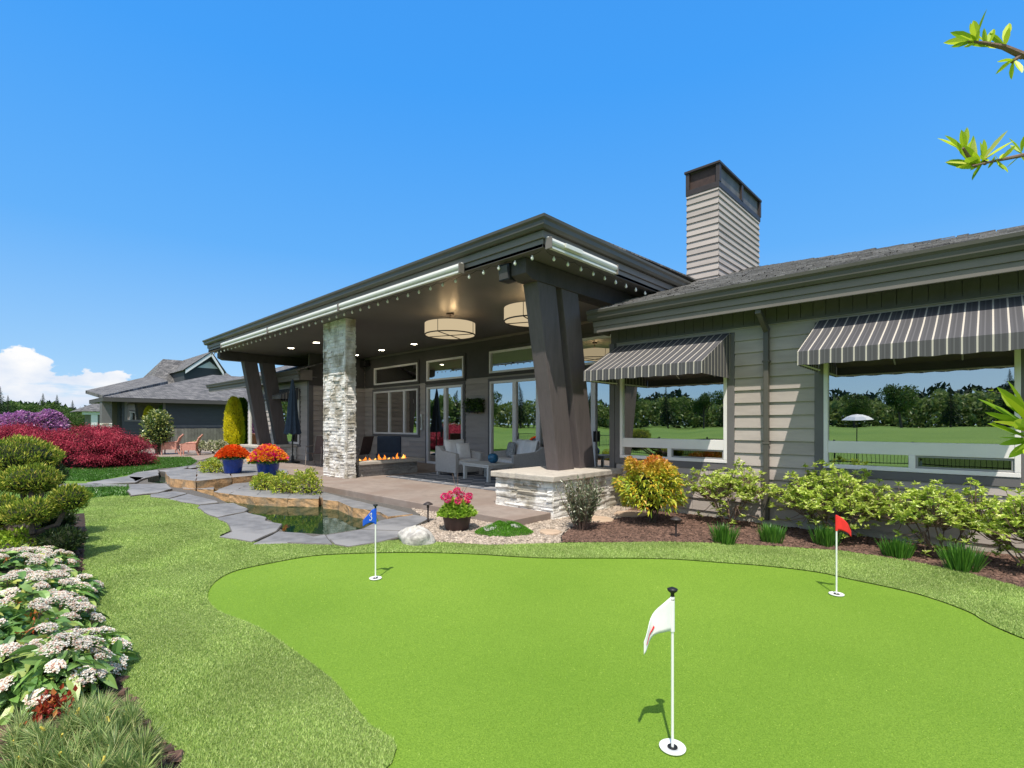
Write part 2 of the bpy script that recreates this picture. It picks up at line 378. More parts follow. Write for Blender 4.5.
ny = len(gy); idx = np.arange(len(gx)*ny).reshape(len(gx), ny)
Q = np.stack([idx[:-1, :-1], idx[1:, :-1], idx[1:, 1:], idx[:-1, 1:]], -1).reshape(-1, 4)
tag(npmesh('ground', np.stack([GX, GY, GZ], -1), Q, M['field']), kind='structure')
M['pondbed'] = surf('pond_bed', (.03, .075, .03), .8, .5, 6, .6, 20)
mb = MB()
for bs in (basin1, basin2): mb.prism([(p.x, p.y) for p in bs], -.56, -.52)
tag(mb.build('pond_bed', M['pondbed']), kind='structure')
wm, nt, out = newmat('pond_water')
g_ = N(nt, 'ShaderNodeBsdfGlossy', Roughness=.01); g_.inputs['Color'].default_value = (.75, .85, .82, 1)
t_ = N(nt, 'ShaderNodeBsdfTransparent'); t_.inputs['Color'].default_value = (.18, .42, .27, 1)
d_ = N(nt, 'ShaderNodeBsdfDiffuse'); d_.inputs['Color'].default_value = (.012, .05, .022, 1)
fr = N(nt, 'ShaderNodeFresnel', IOR=1.5); tc = N(nt, 'ShaderNodeTexCoord')
nz = N(nt, 'ShaderNodeTexNoise', Scale=9.0, Detail=2.0); L(nt, tc, 'Object', nz, 'Vector')
bp = N(nt, 'ShaderNodeBump', Strength=.05, Distance=.02); L(nt, nz, 'Fac', bp, 'Height'); L(nt, bp, 'Normal', g_, 'Normal')
m0 = N(nt, 'ShaderNodeMixShader', Fac=.55); L(nt, t_, 0, m0, 1); L(nt, d_, 0, m0, 2)
m1 = N(nt, 'ShaderNodeMixShader'); L(nt, fr, 0, m1, 0); L(nt, m0, 0, m1, 1); L(nt, g_, 0, m1, 2); L(nt, m1, 0, out, 'Surface')
mb = MB()
for bs in (basin1, basin2): mb.prism([(p.x, p.y) for p in bs], -.12, -.115)
tag(mb.build('pond_water', wm), kind='structure')

# putting green outline
gp = [(207, 597), (216, 582.5), (236, 572), (272, 564), (312.5, 557), (353, 554.6), (410, 553.5), (470, 555), (540, 559), (606, 559.3), (667, 560), (718, 563.5), (764, 567), (815, 573), (853, 581), (916, 595), (967, 612.7), (1010, 635)]
gl = [at(*p) for p in gp]+[Vector((1.0, 4.2, 0)), Vector((1.35, 3.0, 0)), Vector((1.3, 1.2, 0)), Vector((.4, -.3, 0)), Vector((-.8, -.4, 0)), Vector((-1.6, .35, 0))]
gl += [at(*p) for p in [(392, 765), (367, 725), (350, 703), (330, 680), (290, 650), (260, 630), (239, 621), (216, 611)]]
green_loop = smooth_loop(gl, 5)
bed_left = [(150, 728), (124, 690), (108, 655), (98, 625), (88, 598), (82, 575), (84, 552), (86, 530), (84, 508)]
hard = [(92, 499), (113, 497), (150, 496), (169, 500), (197, 505), (205, 512), (216, 518), (229, 525), (230, 532), (218.6, 537), (252, 543.6), (287, 542), (325, 544), (348, 547), (378.5, 542), (410, 541), (450, 544), (490, 546.5), (540, 545), (600, 543.6), (667, 543), (733, 545), (800, 549), (840, 551.7), (906, 562), (967, 574.6), (1024, 590)]
hardw = [at(*p) for p in hard]
lawn_loop = [Vector((-1.6, .25, 0)), Vector((-2.6, .62, 0))]+[at(*p) for p in bed_left]+hardw+[Vector((.75, 6.3, 0)), Vector((1.7, 6.0, 0)), Vector((3.2, 5.6, 0)), Vector((6, 5.0, 0)), Vector((8, 2, 0)), Vector((8, -4, 0)), Vector((2, -4.5, 0)), Vector((-1.5, -2.0, 0))]
tag(sheet('lawn', lawn_loop, [green_loop], .016, M['turf']), kind='structure')
tag(sheet('putting_green', green_loop, [], .008, M['green']), kind='structure')

def scatter(poly, n, dens_pow=1.0, dmin=1.6, excl=(), box=None, near=1.5):
    """random points in poly, thinning with distance from the viewer"""
    xs = [p[0] for p in poly]; ys = [p[1] for p in poly]
    out = []; tot = 0
    while tot < n:
        X = rng.uniform(min(xs), max(xs), 400000); Y = rng.uniform(min(ys), max(ys), 400000)
        D = -S_*X+C_*Y; R = C_*X+S_*Y
        k = inpoly(X, Y, poly) & (D > 1.0) & (np.abs(R) < D*1.12+.4)
        for e in excl: k &= ~inpoly(X, Y, e)
        k &= rng.uniform(0, 1, len(X)) < (near/np.maximum(D, near))**dens_pow
        out.append(np.stack([X[k], Y[k]], 1)); tot += k.sum()
        if k.sum() < 5: break
    return np.concatenate(out)[:n]
P2 = scatter(lawn_loop, 480000, 1.25, excl=[green_loop])
D = -S_*P2[:, 0]+C_*P2[:, 1]
# soft patches of longer / shorter pile
ph = .5+.5*np.sin(P2[:, 0]*2.1+1.3*np.sin(P2[:, 1]*1.7))*np.sin(P2[:, 1]*2.6+np.sin(P2[:, 0]*1.9))
V, Q = blades(np.column_stack([P2, np.full(len(P2), .014)]), (.012+.010*ph)*rng.uniform(.7, 1.2, len(P2)), .0024+.0009*D, .9)
tag(npmesh('lawn_grass', V, Q, M['blade']), 'pale olive artificial turf pile around the putting green', 'grass', kind='stuff')
P2 = scatter(green_loop, 150000, 1.3)
D = -S_*P2[:, 0]+C_*P2[:, 1]
V, Q = blades(np.column_stack([P2, np.full(len(P2), .006)]), .006*rng.uniform(.6, 1.2, len(P2)), .0028+.0010*D, 1.2)
tag(npmesh('green_pile', V, Q, M['greenblade']), 'bright short pile of the putting green', 'grass', kind='stuff')
# lush real grass strip beyond the stone path, and the shaded clump before it
strip = z60([(0, 232), (200, 236), (380, 200), (560, 165), (740, 148), (780, 122), (740, 100), (500, 100), (300, 140), (60, 150), (-200, 160), (-200, 235)])
def pts_in(poly, n, excl=()):
    xs = [p[0] for p in poly]; ys = [p[1] for p in poly]; out = []; t = 0; it = 0
    while t < n and it < 60:
        X = rng.uniform(min(xs), max(xs), 20000); Y = rng.uniform(min(ys), max(ys), 20000); k = inpoly(X, Y, poly)
        for e in excl: k &= ~inpoly(X, Y, e)
        out.append(np.stack([X[k], Y[k]], 1)); t += k.sum(); it += 1
    return np.concatenate(out)[:n]
P2 = pts_in(strip, 60000)
V, Q = blades(np.column_stack([P2, np.zeros(len(P2))]), .07*rng.uniform(.5, 1.2, len(P2)), .03, .6)
tag(npmesh('lawn_strip_grass', V, Q, M['blade2']), 'lush dark green lawn below the red maples', 'grass', kind='stuff')
clump = z60([(60, 270), (380, 262), (400, 300), (380, 322), (300, 314), (200, 336), (110, 345), (60, 350)])
P2 = pts_in(clump, 16000)
P2 = P2[rng.uniform(0, 1, len(P2)) < .5+.5*np.sin(P2[:, 0]*5)*np.sin(P2[:, 1]*6+P2[:, 0]*2)]
V, Q = blades(np.column_stack([P2, np.zeros(len(P2))]), .07*rng.uniform(.4, 1.2, len(P2)), .03, .9)
tag(npmesh('groundcover', V, Q, M['blade2']), 'low leafy ground cover in shade beside the stone path', 'ground cover', kind='stuff')

# mulch bed along the wall, gravel bed by the patio, bed on the left
mul = [at(*p) for p in [(562, 543), (562, 537), (572, 529), (596, 524), (629, 518)]]
mulch = mul+[Vector((-4.35, 7.0, 0)), Vector((-4.6, 7.98, 0)), Vector((6, 7.98, 0)), Vector((6, 5.02, 0)), Vector((3.2, 5.62, 0)), Vector((1.7, 6.02, 0)), Vector((.75, 6.32, 0))]+hardw[:18:-1]
gravel = [at(*p) for p in [(562, 543), (562, 537), (572, 529), (596, 524), (629, 518)]]+[Vector((-4.35, 7.0, 0)), Vector((-4.6, 7.98, 0)), Vector((-5.0, 7.98, 0)), Vector((-5.0, 5.3, 0)), Vector((-7.4, 5.24, 0)), at(432, 523), at(412, 530), at(398, 541)]+[at(*p) for p in hard[16:19]]
leftbed = [at(*p) for p in bed_left]+[Vector((-11, 1.2, 0)), Vector((-12, -3, 0)), Vector((-1.5, -3, 0)), Vector((-1.6, .25, 0)), Vector((-2.6, .62, 0))]
for nm, pl, mt in (('mulch_bed', mulch, M['mulchbase']), ('gravel_bed', gravel, M['gravelbase']), ('shrub_bed', leftbed, M['mulchbase'])):
    tag(sheet(nm, pl, [], {'mulch_bed': .012, 'gravel_bed': .009, 'shrub_bed': .0105}[nm], mt), kind='structure')
def chips(poly, n, s, z, flat):
    P = pts_in(poly, n); n = len(P); sc = s*rng.uniform(.5, 1.3, n)
    base = np.array([[-1, -1, 0], [1, -1, 0], [1, 1, 0], [-1, 1, 0], [-.6, -.6, 1], [.6, -.6, 1], [.6, .6, 1], [-.6, .6, 1]])*np.array([.5, .5, flat])
    a = rng.uniform(0, 2*PI, n); el = rng.uniform(.5, 1.6, n); tl = rng.uniform(-.4, .4, n)
    b = np.broadcast_to(base, (n, 8, 3)).copy()+rng.normal(size=(n, 8, 3))*.09; b[:, :, 0] *= el[:, None]
    b[:, :, 2] += b[:, :, 0]*tl[:, None]
    x = b[:, :, 0]*np.cos(a)[:, None]-b[:, :, 1]*np.sin(a)[:, None]; y = b[:, :, 0]*np.sin(a)[:, None]+b[:, :, 1]*np.cos(a)[:, None]
    V = np.stack([x, y, b[:, :, 2]], -1)*sc[:, None, None]+np.column_stack([P, np.full(n, z)])[:, None, :]
    fs = np.array([[4, 5, 6, 7], [0, 1, 5, 4], [1, 2, 6, 5], [2, 3, 7, 6], [3, 0, 4, 7]])
    return V.reshape(-1, 3), (fs[None]+(np.arange(n)*8)[:, None, None]).reshape(-1, 4)
mv = [p for p in mulch if p.x < 2]
V, Q = chips([Vector((min(p.x, 2.0), p.y if p.x <= 2 else (7.98 if p.y > 7 else 5.93), 0)) for p in mulch], 34000, .035, .014, .35)
tag(npmesh('bark_mulch', V, Q, M['mulch']), 'brown bark chips covering the bed along the wall', 'mulch', kind='stuff')
V, Q = chips(gravel, 15000, .03, .008, .6)
tag(npmesh('gravel_pebbles', V, Q, M['gravel']), 'pale tan pea gravel between patio corner and lawn', 'gravel', kind='stuff')
V, Q = chips([p for p in leftbed if p.x > -9.5], 9000, .035, .014, .35)
tag(npmesh('bed_mulch', V, Q, M['mulch']), 'dark bark chips under the shrubs on the left', 'mulch', kind='stuff')
# black bed edging
mb = MB(); mb.tube([v+Vector((0, 0, .02)) for v in smooth_loop(mul, 5, False)], .014, 6)
tag(mb.build('bed_edging', M['black']), 'thin black edging strip curving between gravel and bark mulch', 'edging')

# ---------------------------------------------------------------- patio
patio = [(-4.95, 5.25), (-4.95, 8.1), (-5.05, 10.75), (-18.4, 10.75), (-18.4, 8.45), (-22.5, 8.45), (-22.5, 6.6), (-17.5, 6.0), (-13.6, 5.85), (-11.05, 5.25)]
mb = MB(); mb.prism(patio, -.1, .13)
o = tag(mb.build('patio', M['concrete'], bevel=.012), kind='structure')

M['gravelbase2'] = surf('pond_grit', (.13, .12, .11), .95, .3, 30, 1, 60)
# ---------------------------------------------------------------- stone slabs round the pond
def blockmesh(P, c, h, name):       # split-face block: grey top, rough stacked brown sides
    a = sum(p[0]*q[1]-q[0]*p[1] for p, q in zip(P, P[1:]+P[:1]))
    if a < 0: P = P[::-1]
    Q_ = []
    for i, p in enumerate(P):
        q = P[(i+1) % len(P)]; Q_ += [p, ((p[0]+q[0])/2, (p[1]+q[1])/2)]
    P = Q_; n = len(P); lv = [1, .93, .78, .6, .45, .2, 0]; m = MB(); V = []
    for k, t in enumerate(lv):
        for i, p in enumerate(P):
            o = Vector((p[0]-c.x, p[1]-c.y)); d = o.normalized()*(0 if k == 0 else random.uniform(-.016, .008))
            V.append((o.x+d.x, o.y+d.y, h*t+(random.uniform(-.008, .008) if 0 < k < 6 else 0)))
    F_ = [tuple(range(n))]; m.add(V, F_, 0)
    m.f += [(k*n+i, (k+1)*n+i, (k+1)*n+(i+1) % n, k*n+(i+1) % n) for k in range(len(lv)-1) for i in range(n)]; m.m += [1]*(n*(len(lv)-1))
    return m.build(name, [M['slabtop'], M['slabside']])
def slab(poly, z0, z1, label, group, name='stone_slab', jit=.02):
    P = []
    n = len(poly)
    for i, p in enumerate(poly):
        q = poly[(i+1) % n]; e = Vector((q.x-p.x, q.y-p.y)); l = e.length
        P.append((p.x, p.y)); k = int(l/.22)
        for j in range(1, k):
            t = j/k; nn = Vector((-e.y, e.x)).normalized()*random.uniform(-jit, jit)
            P.append((p.x+e.x*t+nn.x, p.y+e.y*t+nn.y))
    c = Vector((sum(p[0] for p in P)/len(P), sum(p[1] for p in P)/len(P), z0))
    o = MB().prism([(p[0]-c.x, p[1]-c.y) for p in P], 0, z1-z0, 0, 1).build(name, [M['slabtop'], M['slabside'] if 'block' in name else M['slabdark']], bevel=0 if 'block' in name else .012, seg=1) if 'block' not in name else blockmesh(P, c, z1-z0, name)
    o.location = c
    return tag(o, label, 'stone slab', group)
G1 = 'grey flagstones round the pond'
near = [
 ([(265, 385), (380, 362), (460, 382), (455, 395), (522, 408), (500, 436), (400, 480), (270, 460), (320, 440), (310, 415)], 'jagged grey slab at the near left corner of the pond'),
 ([(402, 487), (503, 438), (600, 444), (645, 458), (690, 450), (722, 488), (540, 482)], 'grey slab on the near pond edge touching the lawn, left of the blue flag'),
 ([(693, 452), (830, 430), (980, 436), (1002, 455), (900, 480), (780, 498), (725, 488)], 'grey slab on the near pond edge between blue flag and white boulder'),
 ([(195, 335), (330, 326), (388, 350), (375, 360), (265, 383), (215, 365), (185, 345)], 'grey slab beside the narrow channel, second along the lawn edge'),
 ([(75, 310), (150, 290), (265, 318), (270, 324), (192, 333), (120, 322)], 'long grey slab where the channel narrows'),
 ([(0, 287), (100, 280), (148, 288), (75, 308), (0, 302)], 'grey slab at the tip of the pale lawn'),
 ([(905, 395), (1035, 372), (1110, 385), (1035, 420), (985, 436), (835, 430)], 'grey slab behind the blue flag below the patio edge')]
for P, lb in near: slab(z150(P, .03), -.2, .03, lb, G1)
far = [([(150, 242), (380, 205), (480, 212), (430, 240), (200, 252)], 'flat path slab farthest left beside the lush grass'),
 ([(382, 203), (440, 182), (560, 168), (562, 200), (490, 214), (430, 236)], 'pale path slab rising beside the small upper pool'),
 ([(565, 174), (700, 150), (742, 151), (690, 166), (600, 182)], 'thin path slab behind the small upper pool'),
 ([(704, 149), (830, 135), (842, 146), (742, 160)], 'farthest path slab below the pink chairs'),
 ([(390, 252), (600, 247), (640, 275), (560, 298), (400, 315), (380, 290)], 'shaded blue grey slab crossing the stream'),
 ([(-120, 250), (150, 246), (385, 252), (380, 262), (-120, 268)], 'long low slab in shade behind the clipped conifer')]
for P, lb in far: slab(z60(P, .05), -.2, .05, lb, G1)
G2 = 'terrace blocks with brown split faces'
fx = [(250, 283), (311, 291), (415, 303), (541, 309), (664, 310)]
bx_ = [(330, 250), (405, 243), (452, 262), (560, 282), (672, 280)]
nm = ['leftmost', 'second', 'third', 'fourth']
for i in range(4):
    slab(z150([fx[i], fx[i+1], bx_[i+1], bx_[i]], .05), -.3, .05, nm[i]+' brown faced block of the low terrace under the leafy ground plants', G2, 'stone_block', .012)
fx = [(682, 314), (741, 320), (798, 345), (905, 362), (938, 380)]; bx_ = [(674, 282), (790, 312), (880, 334), (980, 357), (1034, 370)]
nm = ['rusty brown block right of the glassy inlet at the pond back edge', 'small brown block stepping forward at the pond back edge', 'orange brown block behind the blue flag', 'tapering brown block right of the blue flag at the pond end']
for i in range(4):
    slab(z150([fx[i], fx[i+1], bx_[i+1], bx_[i]], .05), -.3, .05, nm[i], G2, 'stone_block', .012)
slab(z150([(664, 304), (682, 306), (674, 282), (668, 281)], .03), -.3, .03, 'narrow grey filler stone between two brown blocks at the pond', G2, 'stone_block', .004)
up = [([(80, 230), (180, 240), (185, 195), (110, 190), (60, 205)], 'left brown block of the raised terrace beside the stream'),
 ([(184, 240), (322, 226), (300, 175), (186, 190)], 'middle brown block of the raised terrace under the left flower pot'),
 ([(325, 226), (425, 216), (560, 262), (540, 195), (400, 172), (305, 176)], 'right brown block of the raised terrace under the right flower pot')]
for P, lb in up: slab(z150(P, .2), -.3, .2, lb, G2, 'stone_block')
for P, lb in [([(130, 262), (180, 264), (182, 240), (90, 232)], 'small brown step block at the stream foot'), ([(184, 264), (250, 266), (252, 236), (184, 238)], 'wide brown step block lying in the stream')]:
    slab(z150([(a, b+8) for a, b in P], .02), -.3, .02, lb, G2, 'stone_block')

around = z150([(-90, 250), (-60, 185), (40, 150), (120, 150), (330, 165), (560, 190), (700, 250), (1100, 340), (1110, 400), (985, 445), (905, 470), (780, 488), (540, 474), (400, 476), (290, 455), (300, 400), (200, 350), (75, 302), (-60, 300)])
tag(sheet('pond_margin', around, [basin1, basin2], .003, M['gravelbase2']), kind='structure')
# ---------------------------------------------------------------- rocks
def rock(name, c, r, label, mat, seed=0, cat='boulder', group=None, flat=1):
    rr = random.Random(seed); n = 14; V = []; Fc = []
    ph_ = [rr.uniform(0, 6.28) for _ in range(8)]
    for i in range(9):
        t = PI*i/8
        for k in range(n):
            a = 2*PI*k/n; d = Vector((math.sin(t)*math.cos(a), math.sin(t)*math.sin(a), math.cos(t)))
            q = 1+.14*math.sin(3*a+ph_[0]+2*t)+.1*math.sin(5*t+ph_[1]+a)+.08*math.sin(7*a+ph_[2])*math.sin(t)
            V.append((d.x*r[0]*q, d.y*r[1]*q, d.z*r[2]*q))
    for i in range(8):
        for k in range(n): Fc.append((i*n+k, i*n+(k+1) % n, (i+1)*n+(k+1) % n, (i+1)*n+k))
    o = MB().add(V, Fc).build(name, mat, smooth=True, sub=1); o.location = c
    t = bpy.data.textures.new(name, 'CLOUDS'); t.noise_scale = .12
    d = o.modifiers.new('rough', 'DISPLACE'); d.texture = t; d.strength = .05*max(r); d.mid_level = .5
    return tag(o, label, cat, group)
rock('boulder', at(416, 539, .05), (.30, .2, .15), 'rounded white boulder on the gravel at the pond corner', M['boulder'], 3)
for i, (x, y, r, lb) in enumerate([(551, 533, .16, 'tan flagstone set flat in gravel nearest the green thyme mat'), (598, 520, .24, 'tan flagstone half hidden behind the grey leaved shrub'), (632, 515, .28, 'tan flagstone beside the stone plinth corner')]):
    c = at(x, y, .02); n = 8
    P = [Vector((c.x+r*random.uniform(.8, 1.15)*math.cos(2*PI*k/n), c.y+r*random.uniform(.8, 1.15)*math.sin(2*PI*k/n), 0)) for k in range(n)]
    o = MB().prism([(p.x-c.x, p.y-c.y) for p in P], 0, .035).build('flagstone', M['flag'], bevel=.01); o.location = (c.x, c.y, .012)
    tag(o, lb, 'flagstone', 'tan flagstones in the gravel')
rk = [(385, 153, 'pale rocks'), (400, 160, ''), (372, 165, '')]
for i, (x, y, r) in enumerate([(247, 461, .2), (256, 455, .25), (249, 452, .22)]):
    rock('boulder', at(x, y, .2), (r, r*.8, r*.7), ['small pale rock lowest in the pile between the blue pots', 'larger pale rock at the right of the pile between the blue pots', 'pale rock at the back of the pile between the blue pots'][i], M['boulder'], 10+i)
# ================================================================ HOUSE
house = thing('house', 'long single storey grey house with deep covered porch, stone column and shingled roof', 'house', (-5, 9, 0))
def segs(u0, u1, hs):
    r = [(u0, u1)]
    for a, b in hs:
        nr = []
        for s, e in r:
            if b <= s or a >= e: nr.append((s, e)); continue
            if a > s: nr.append((s, a))
            if b < e: nr.append((b, e))
        r = nr
    return r
def bands(u0, u1, z0, z1, holes):
    zs = sorted(set([z0, z1]+[z for h in holes for z in (h[2], h[3]) if z0 < z < z1]))
    for a, b in zip(zs[:-1], zs[1:]):
        for s, e in segs(u0, u1, [(h[0], h[1]) for h in holes if h[2] < b-1e-6 and h[3] > a+1e-6]): yield s, e, a, b
JR = random.Random(99)
def joints(s, e, a, b, k):      # long boards with a butt joint now and then
    if e-s < 1.3 or JR.random() < .35: return [(s, e, a, b)]
    x = JR.uniform(s+.4, e-.4); return [(s, x-.002, a, b), (x+.002, e, a, b)]
def lapwall(mb, Mp, u0, u1, z0, z1, ex, holes=(), prj=.03):
    n = int(math.ceil((z1-z0)/ex-1e-6))
    for k in range(n):
        za, zb = z0+k*ex, min(z0+(k+1)*ex, z1)
        f = lambda z: prj-(prj-.004)*(z-za)/ex
        for s, e, a, b in [q for s0, e0, a0, b0 in bands(u0, u1, za, zb, holes) for q in joints(s0, e0, a0, b0, k)]:
            mb.add([Mp(s, f(a), a), Mp(e, f(a), a), Mp(e, f(b), b), Mp(s, f(b), b), Mp(s, -.004, a), Mp(e, -.004, a)], [(0, 1, 2, 3), (0, 4, 5, 1)])
def backing(mb, Mp, u0, u1, z0, z1, holes=(), d=.14, out=0.0):
    for s, e, a, b in bands(u0, u1, z0, z1, holes):
        V = [Mp(s, out, a), Mp(e, out, a), Mp(e, -d, a), Mp(s, -d, a), Mp(s, out, b), Mp(e, out, b), Mp(e, -d, b), Mp(s, -d, b)]
        mb.add(V, [(0, 3, 2, 1), (4, 5, 6, 7), (0, 1, 5, 4), (1, 2, 6, 5), (2, 3, 7, 6), (3, 0, 4, 7)])
def MY(Y): return lambda u, o, z: (u, Y-o, z)       # wall facing the garden (-Y)
def MX(X): return lambda u, o, z: (X+o, u, z)       # wall facing +X
WZ = 2.78
w1 = (-4.87, -2.97, .89, WZ); w2 = (-1.67, .24, .9, WZ)
# --- right wing, garden wall
sd = MB(); bk = MB(); fz = MB()
lapwall(sd, MY(8), -4.95, .95, .12, 2.99, .189, [(w[0]-.11, w[1]+.11, w[2]-.11, w[3]+.13) for w in (w1, w2)])
backing(bk, MY(8), -5.08, .95, -.05, 3.35, [w1, w2])
# --- wall end of the right wing
lapwall(sd, MX(.95), 8, 18, .12, 3.2, .189); backing(bk, MX(.945), 8.01, 18, -.05, 3.35)
bk.box(-5.08, -4.94, 8.15, 9.5, -.05, 3.5); bk.box(-5.08, -4.94, 9.5, 10.8, -.05, 4.1)
# --- porch back wall
pw = [(-17.75, -14.86, 3.03, 3.70), (-14.33, -12.37, 2.99, 3.70), (-11.17, -8.6, 3.05, 3.72), (-7.95, -6.2, 3.02, 3.72),
      (-17.78, -14.85, 1.12, 2.77)]
pd = [(-14.31, -12.4, .13, 2.78), (-11.14, -8.55, .13, 2.80), (-8.0, -6.0, .13, 2.80)]
ho = pw+pd; hc = [(h[0]-.1, h[1]+.1, h[2]-.1, h[3]+.1) for h in ho]
lapwall(sd, MY(10.8), -18.5, -5.08, .13, 2.95, .189, hc); backing(bk, MY(10.8), -18.5, -5.08, -.05, 4.2, ho)
pn = MB(); backing(pn, MY(10.797), -18.5, -5.08, 2.95, 4.15, hc, 0, .016)
pn.build('upper_panel', M['panel'], house); p2_ = MB(); backing(p2_, MX(-18.468), 8.46, 10.75, 2.95, 4.15, (), 0, .01); p2_.build('upper_panel', M['panel'], house)
# --- left wing
wl = (-21.6, -19.35, .72, 2.75); dl = (-24.6, -22.9, .13, 2.5)
lapwall(sd, MY(8.5), -24.8, -18.5, .12, 3.1, .189, [(wl[0]-.1, wl[1]+.1, wl[2]-.1, wl[3]+.1), (dl[0]-.1, dl[1]+.1, 0, dl[3]+.1)])
backing(bk, MY(8.5), -24.8, -18.5, -.05, 3.3, [wl, dl])
lapwall(sd, MX(-18.5), 8.5, 10.8, .13, 4.1, .189); backing(bk, MX(-18.502), 8.5, 10.8, -.05, 4.1)
sd.build('siding', M['siding'], house); bk.build('wall', M['casing'], house)
# board frieze above the lap siding
x = -5.05
while x < .95:
    fz.box(x, min(x+.148, .95), 7.975, 8.0, 3.0, 3.35); x += .155
fz.box(-5.06, .955, 7.965, 8.0, 2.965, 3.0)
fz.build('frieze_boards', M['board'], house); fz = MB(); x = -24.8
while x < -18.6: fz.box(x, x+.148, 8.475, 8.5, 3.1, 3.35); x += .155
fz.build('frieze_boards', M['board'], house)
# corner boards, downspout recess board
for b_ in ((-5.09, -4.985, 7.96, 8.05, -.02, 2.965), (.86, .98, 7.955, 8.05, -.02, 2.965), (-18.62, -18.47, 8.45, 8.62, .1, 3.1)): MB().box(*b_).build('corner_board', M['casing'], house)
MB().box(-18.4, -5.1, 10.74, 10.78, 4.085, 4.148).build('crown_moulding', M['fascia'], house)
dn = MB(); dn.box(-2.42, -2.35, 7.88, 7.95, .1, 2.84)
dn.obox((-2.385, 7.76, 2.98), (.035, 0, 0), (0, .19, -.13), (0, .027, .04)); dn.box(-2.425, -2.345, 7.53, 7.61, 3.05, 3.32)
dn.box(-2.435, -2.335, 7.875, 7.965, 2.4, 2.43); dn.box(-2.435, -2.335, 7.875, 7.965, 1.2, 1.23)
dn.build('downspout', M['gutter'], house, bevel=.008)
fd = MB(); fd.box(-5.0, .94, 7.99, 8.02, -.05, .12); fd.build('foundation', M['cap'], house)

# --- windows
M['sash'] = surf('grey_sash', (.30, .30, .30), .5, .05, 4); M['screen'] = glassmat('screened_glass', (.2, .2, .2), .14)
def casing(w, Y, t=.11, sill=True, bottom=True):
    mb = MB(); y0, y1 = Y-.034, Y+.01
    mb.box(w[0]-t, w[0], y0, y1, w[2]-(t if bottom else 0), w[3]+t); mb.box(w[1], w[1]+t, y0, y1, w[2]-(t if bottom else 0), w[3]+t)
    mb.box(w[0], w[1], y0, y1, w[3], w[3]+t)
    if bottom: mb.box(w[0], w[1], y0, y1, w[2]-t, w[2])
    return mb
def ring(mb, x0, x1, z0, z1, y0, y1, t):
    mb.box(x0, x1, y0, y1, z0, z0+t); mb.box(x0, x1, y0, y1, z1-t, z1); mb.box(x0, x0+t, y0, y1, z0+t, z1-t); mb.box(x1-t, x1, y0, y1, z0+t, z1-t)
def pane(x0, x1, z0, z1, y, parent, mat):
    MB().box(x0, x1, y, y+.006, z0, z1).build('pane', mat, parent)
for w, mid, lbl in ((w1, (1.09, 1.25), 'window shaded by the striped awning nearer the porch'), (w2, (1.11, 1.27), 'wide window reflecting fields, at the right')):
    p = casing(w, 8).build('window', M['casing'], house, bevel=.004); p['label'] = lbl
    mb = MB(); ring(mb, w[0]+.001, w[1]-.001, w[2]+.001, w[3]-.001, 7.955, 8.06, .052)
    mb.box(w[0]+.053, w[1]-.053, 7.96, 8.06, mid[0], mid[1]); xm = (w[0]+w[1])/2; mb.box(xm-.035, xm+.035, 7.96, 8.06, w[2]+.053, mid[0])
    mb.build('frame', M['white'], p, bevel=.005)
    mb = MB(); ring(mb, xm+.037, w[1]-.055, w[2]+.055, mid[0]-.002, 7.975, 8.02, .022); mb.build('sash', M['sash'], p, bevel=.003)
    pane(w[0]+.05, w[1]-.05, mid[1]-.005, w[3]-.05, 8.0, p, M['glass']); pane(w[0]+.05, xm-.03, w[2]+.05, mid[0]+.005, 8.0, p, M['glass']); pane(xm+.05, w[1]-.07, w[2]+.07, mid[0]-.015, 7.995, p, M['screen'])
for w in pw:
    p = casing(w, 10.784, .09).build('window', M['panel'] if w[2] > 2 else M['casing'], house)
    mb = MB(); ring(mb, w[0]+.001, w[1]-.001, w[2]+.001, w[3]-.001, 10.74, 10.86, .06)
    xs = [w[0]+.06, w[1]-.06]
    if w[2] < 2: xs = [w[0]+.06, -16.69, -15.7, w[1]-.06]
    for x in xs[1:-1]: mb.box(x-.05, x+.05, 10.745, 10.85, w[2]+.061, w[3]-.061)
    mb.build('frame', M['white'], p, bevel=.004)
    for a, b in zip(xs[:-1], xs[1:]): pane(a, b, w[2]+.055, w[3]-.055, 10.79, p, M['glass2'])
for w, divs, hx in ((pd[0], [-13.3], -13.42), (pd[1], [-10.11, -9.2], None), (pd[2], [-7.35], -7.28)):
    p = casing(w, 10.784, .09, bottom=False).build('door', M['casing'], house)
    mb = MB(); ring(mb, w[0]+.001, w[1]-.001, w[2]+.001, w[3]-.001, 10.73, 10.86, .07)
    for x in divs: mb.box(x-.07, x+.07, 10.735, 10.85, w[2]+.072, w[3]-.072)
    mb.build('frame', M['white'], p, bevel=.004)
    xs = [w[0]+.07]+divs+[w[1]-.07]
    for a, b in zip(xs[:-1], xs[1:]): pane(a, b, w[2]+.06, w[3]-.06, 10.79, p, M['glass2'])
    if hx: MB().box(hx-.02, hx+.02, 10.66, 10.735, 1.05, 1.32).build('handle', M['black'], p, bevel=.006)
for w, nm2 in ((wl, 'window'), (dl, 'door')):
    p = casing(w, 8.5, .09, bottom=nm2 == 'window').build(nm2, M['casing'], house)
    mb = MB(); ring(mb, w[0]+.001, w[1]-.001, w[2]+.001, w[3]-.001, 8.44, 8.56, .08); mb.build('frame', M['white'], p, bevel=.004)
    pane(w[0]+.07, w[1]-.07, w[2]+.07, w[3]-.07, 8.5, p, M['glass2'])
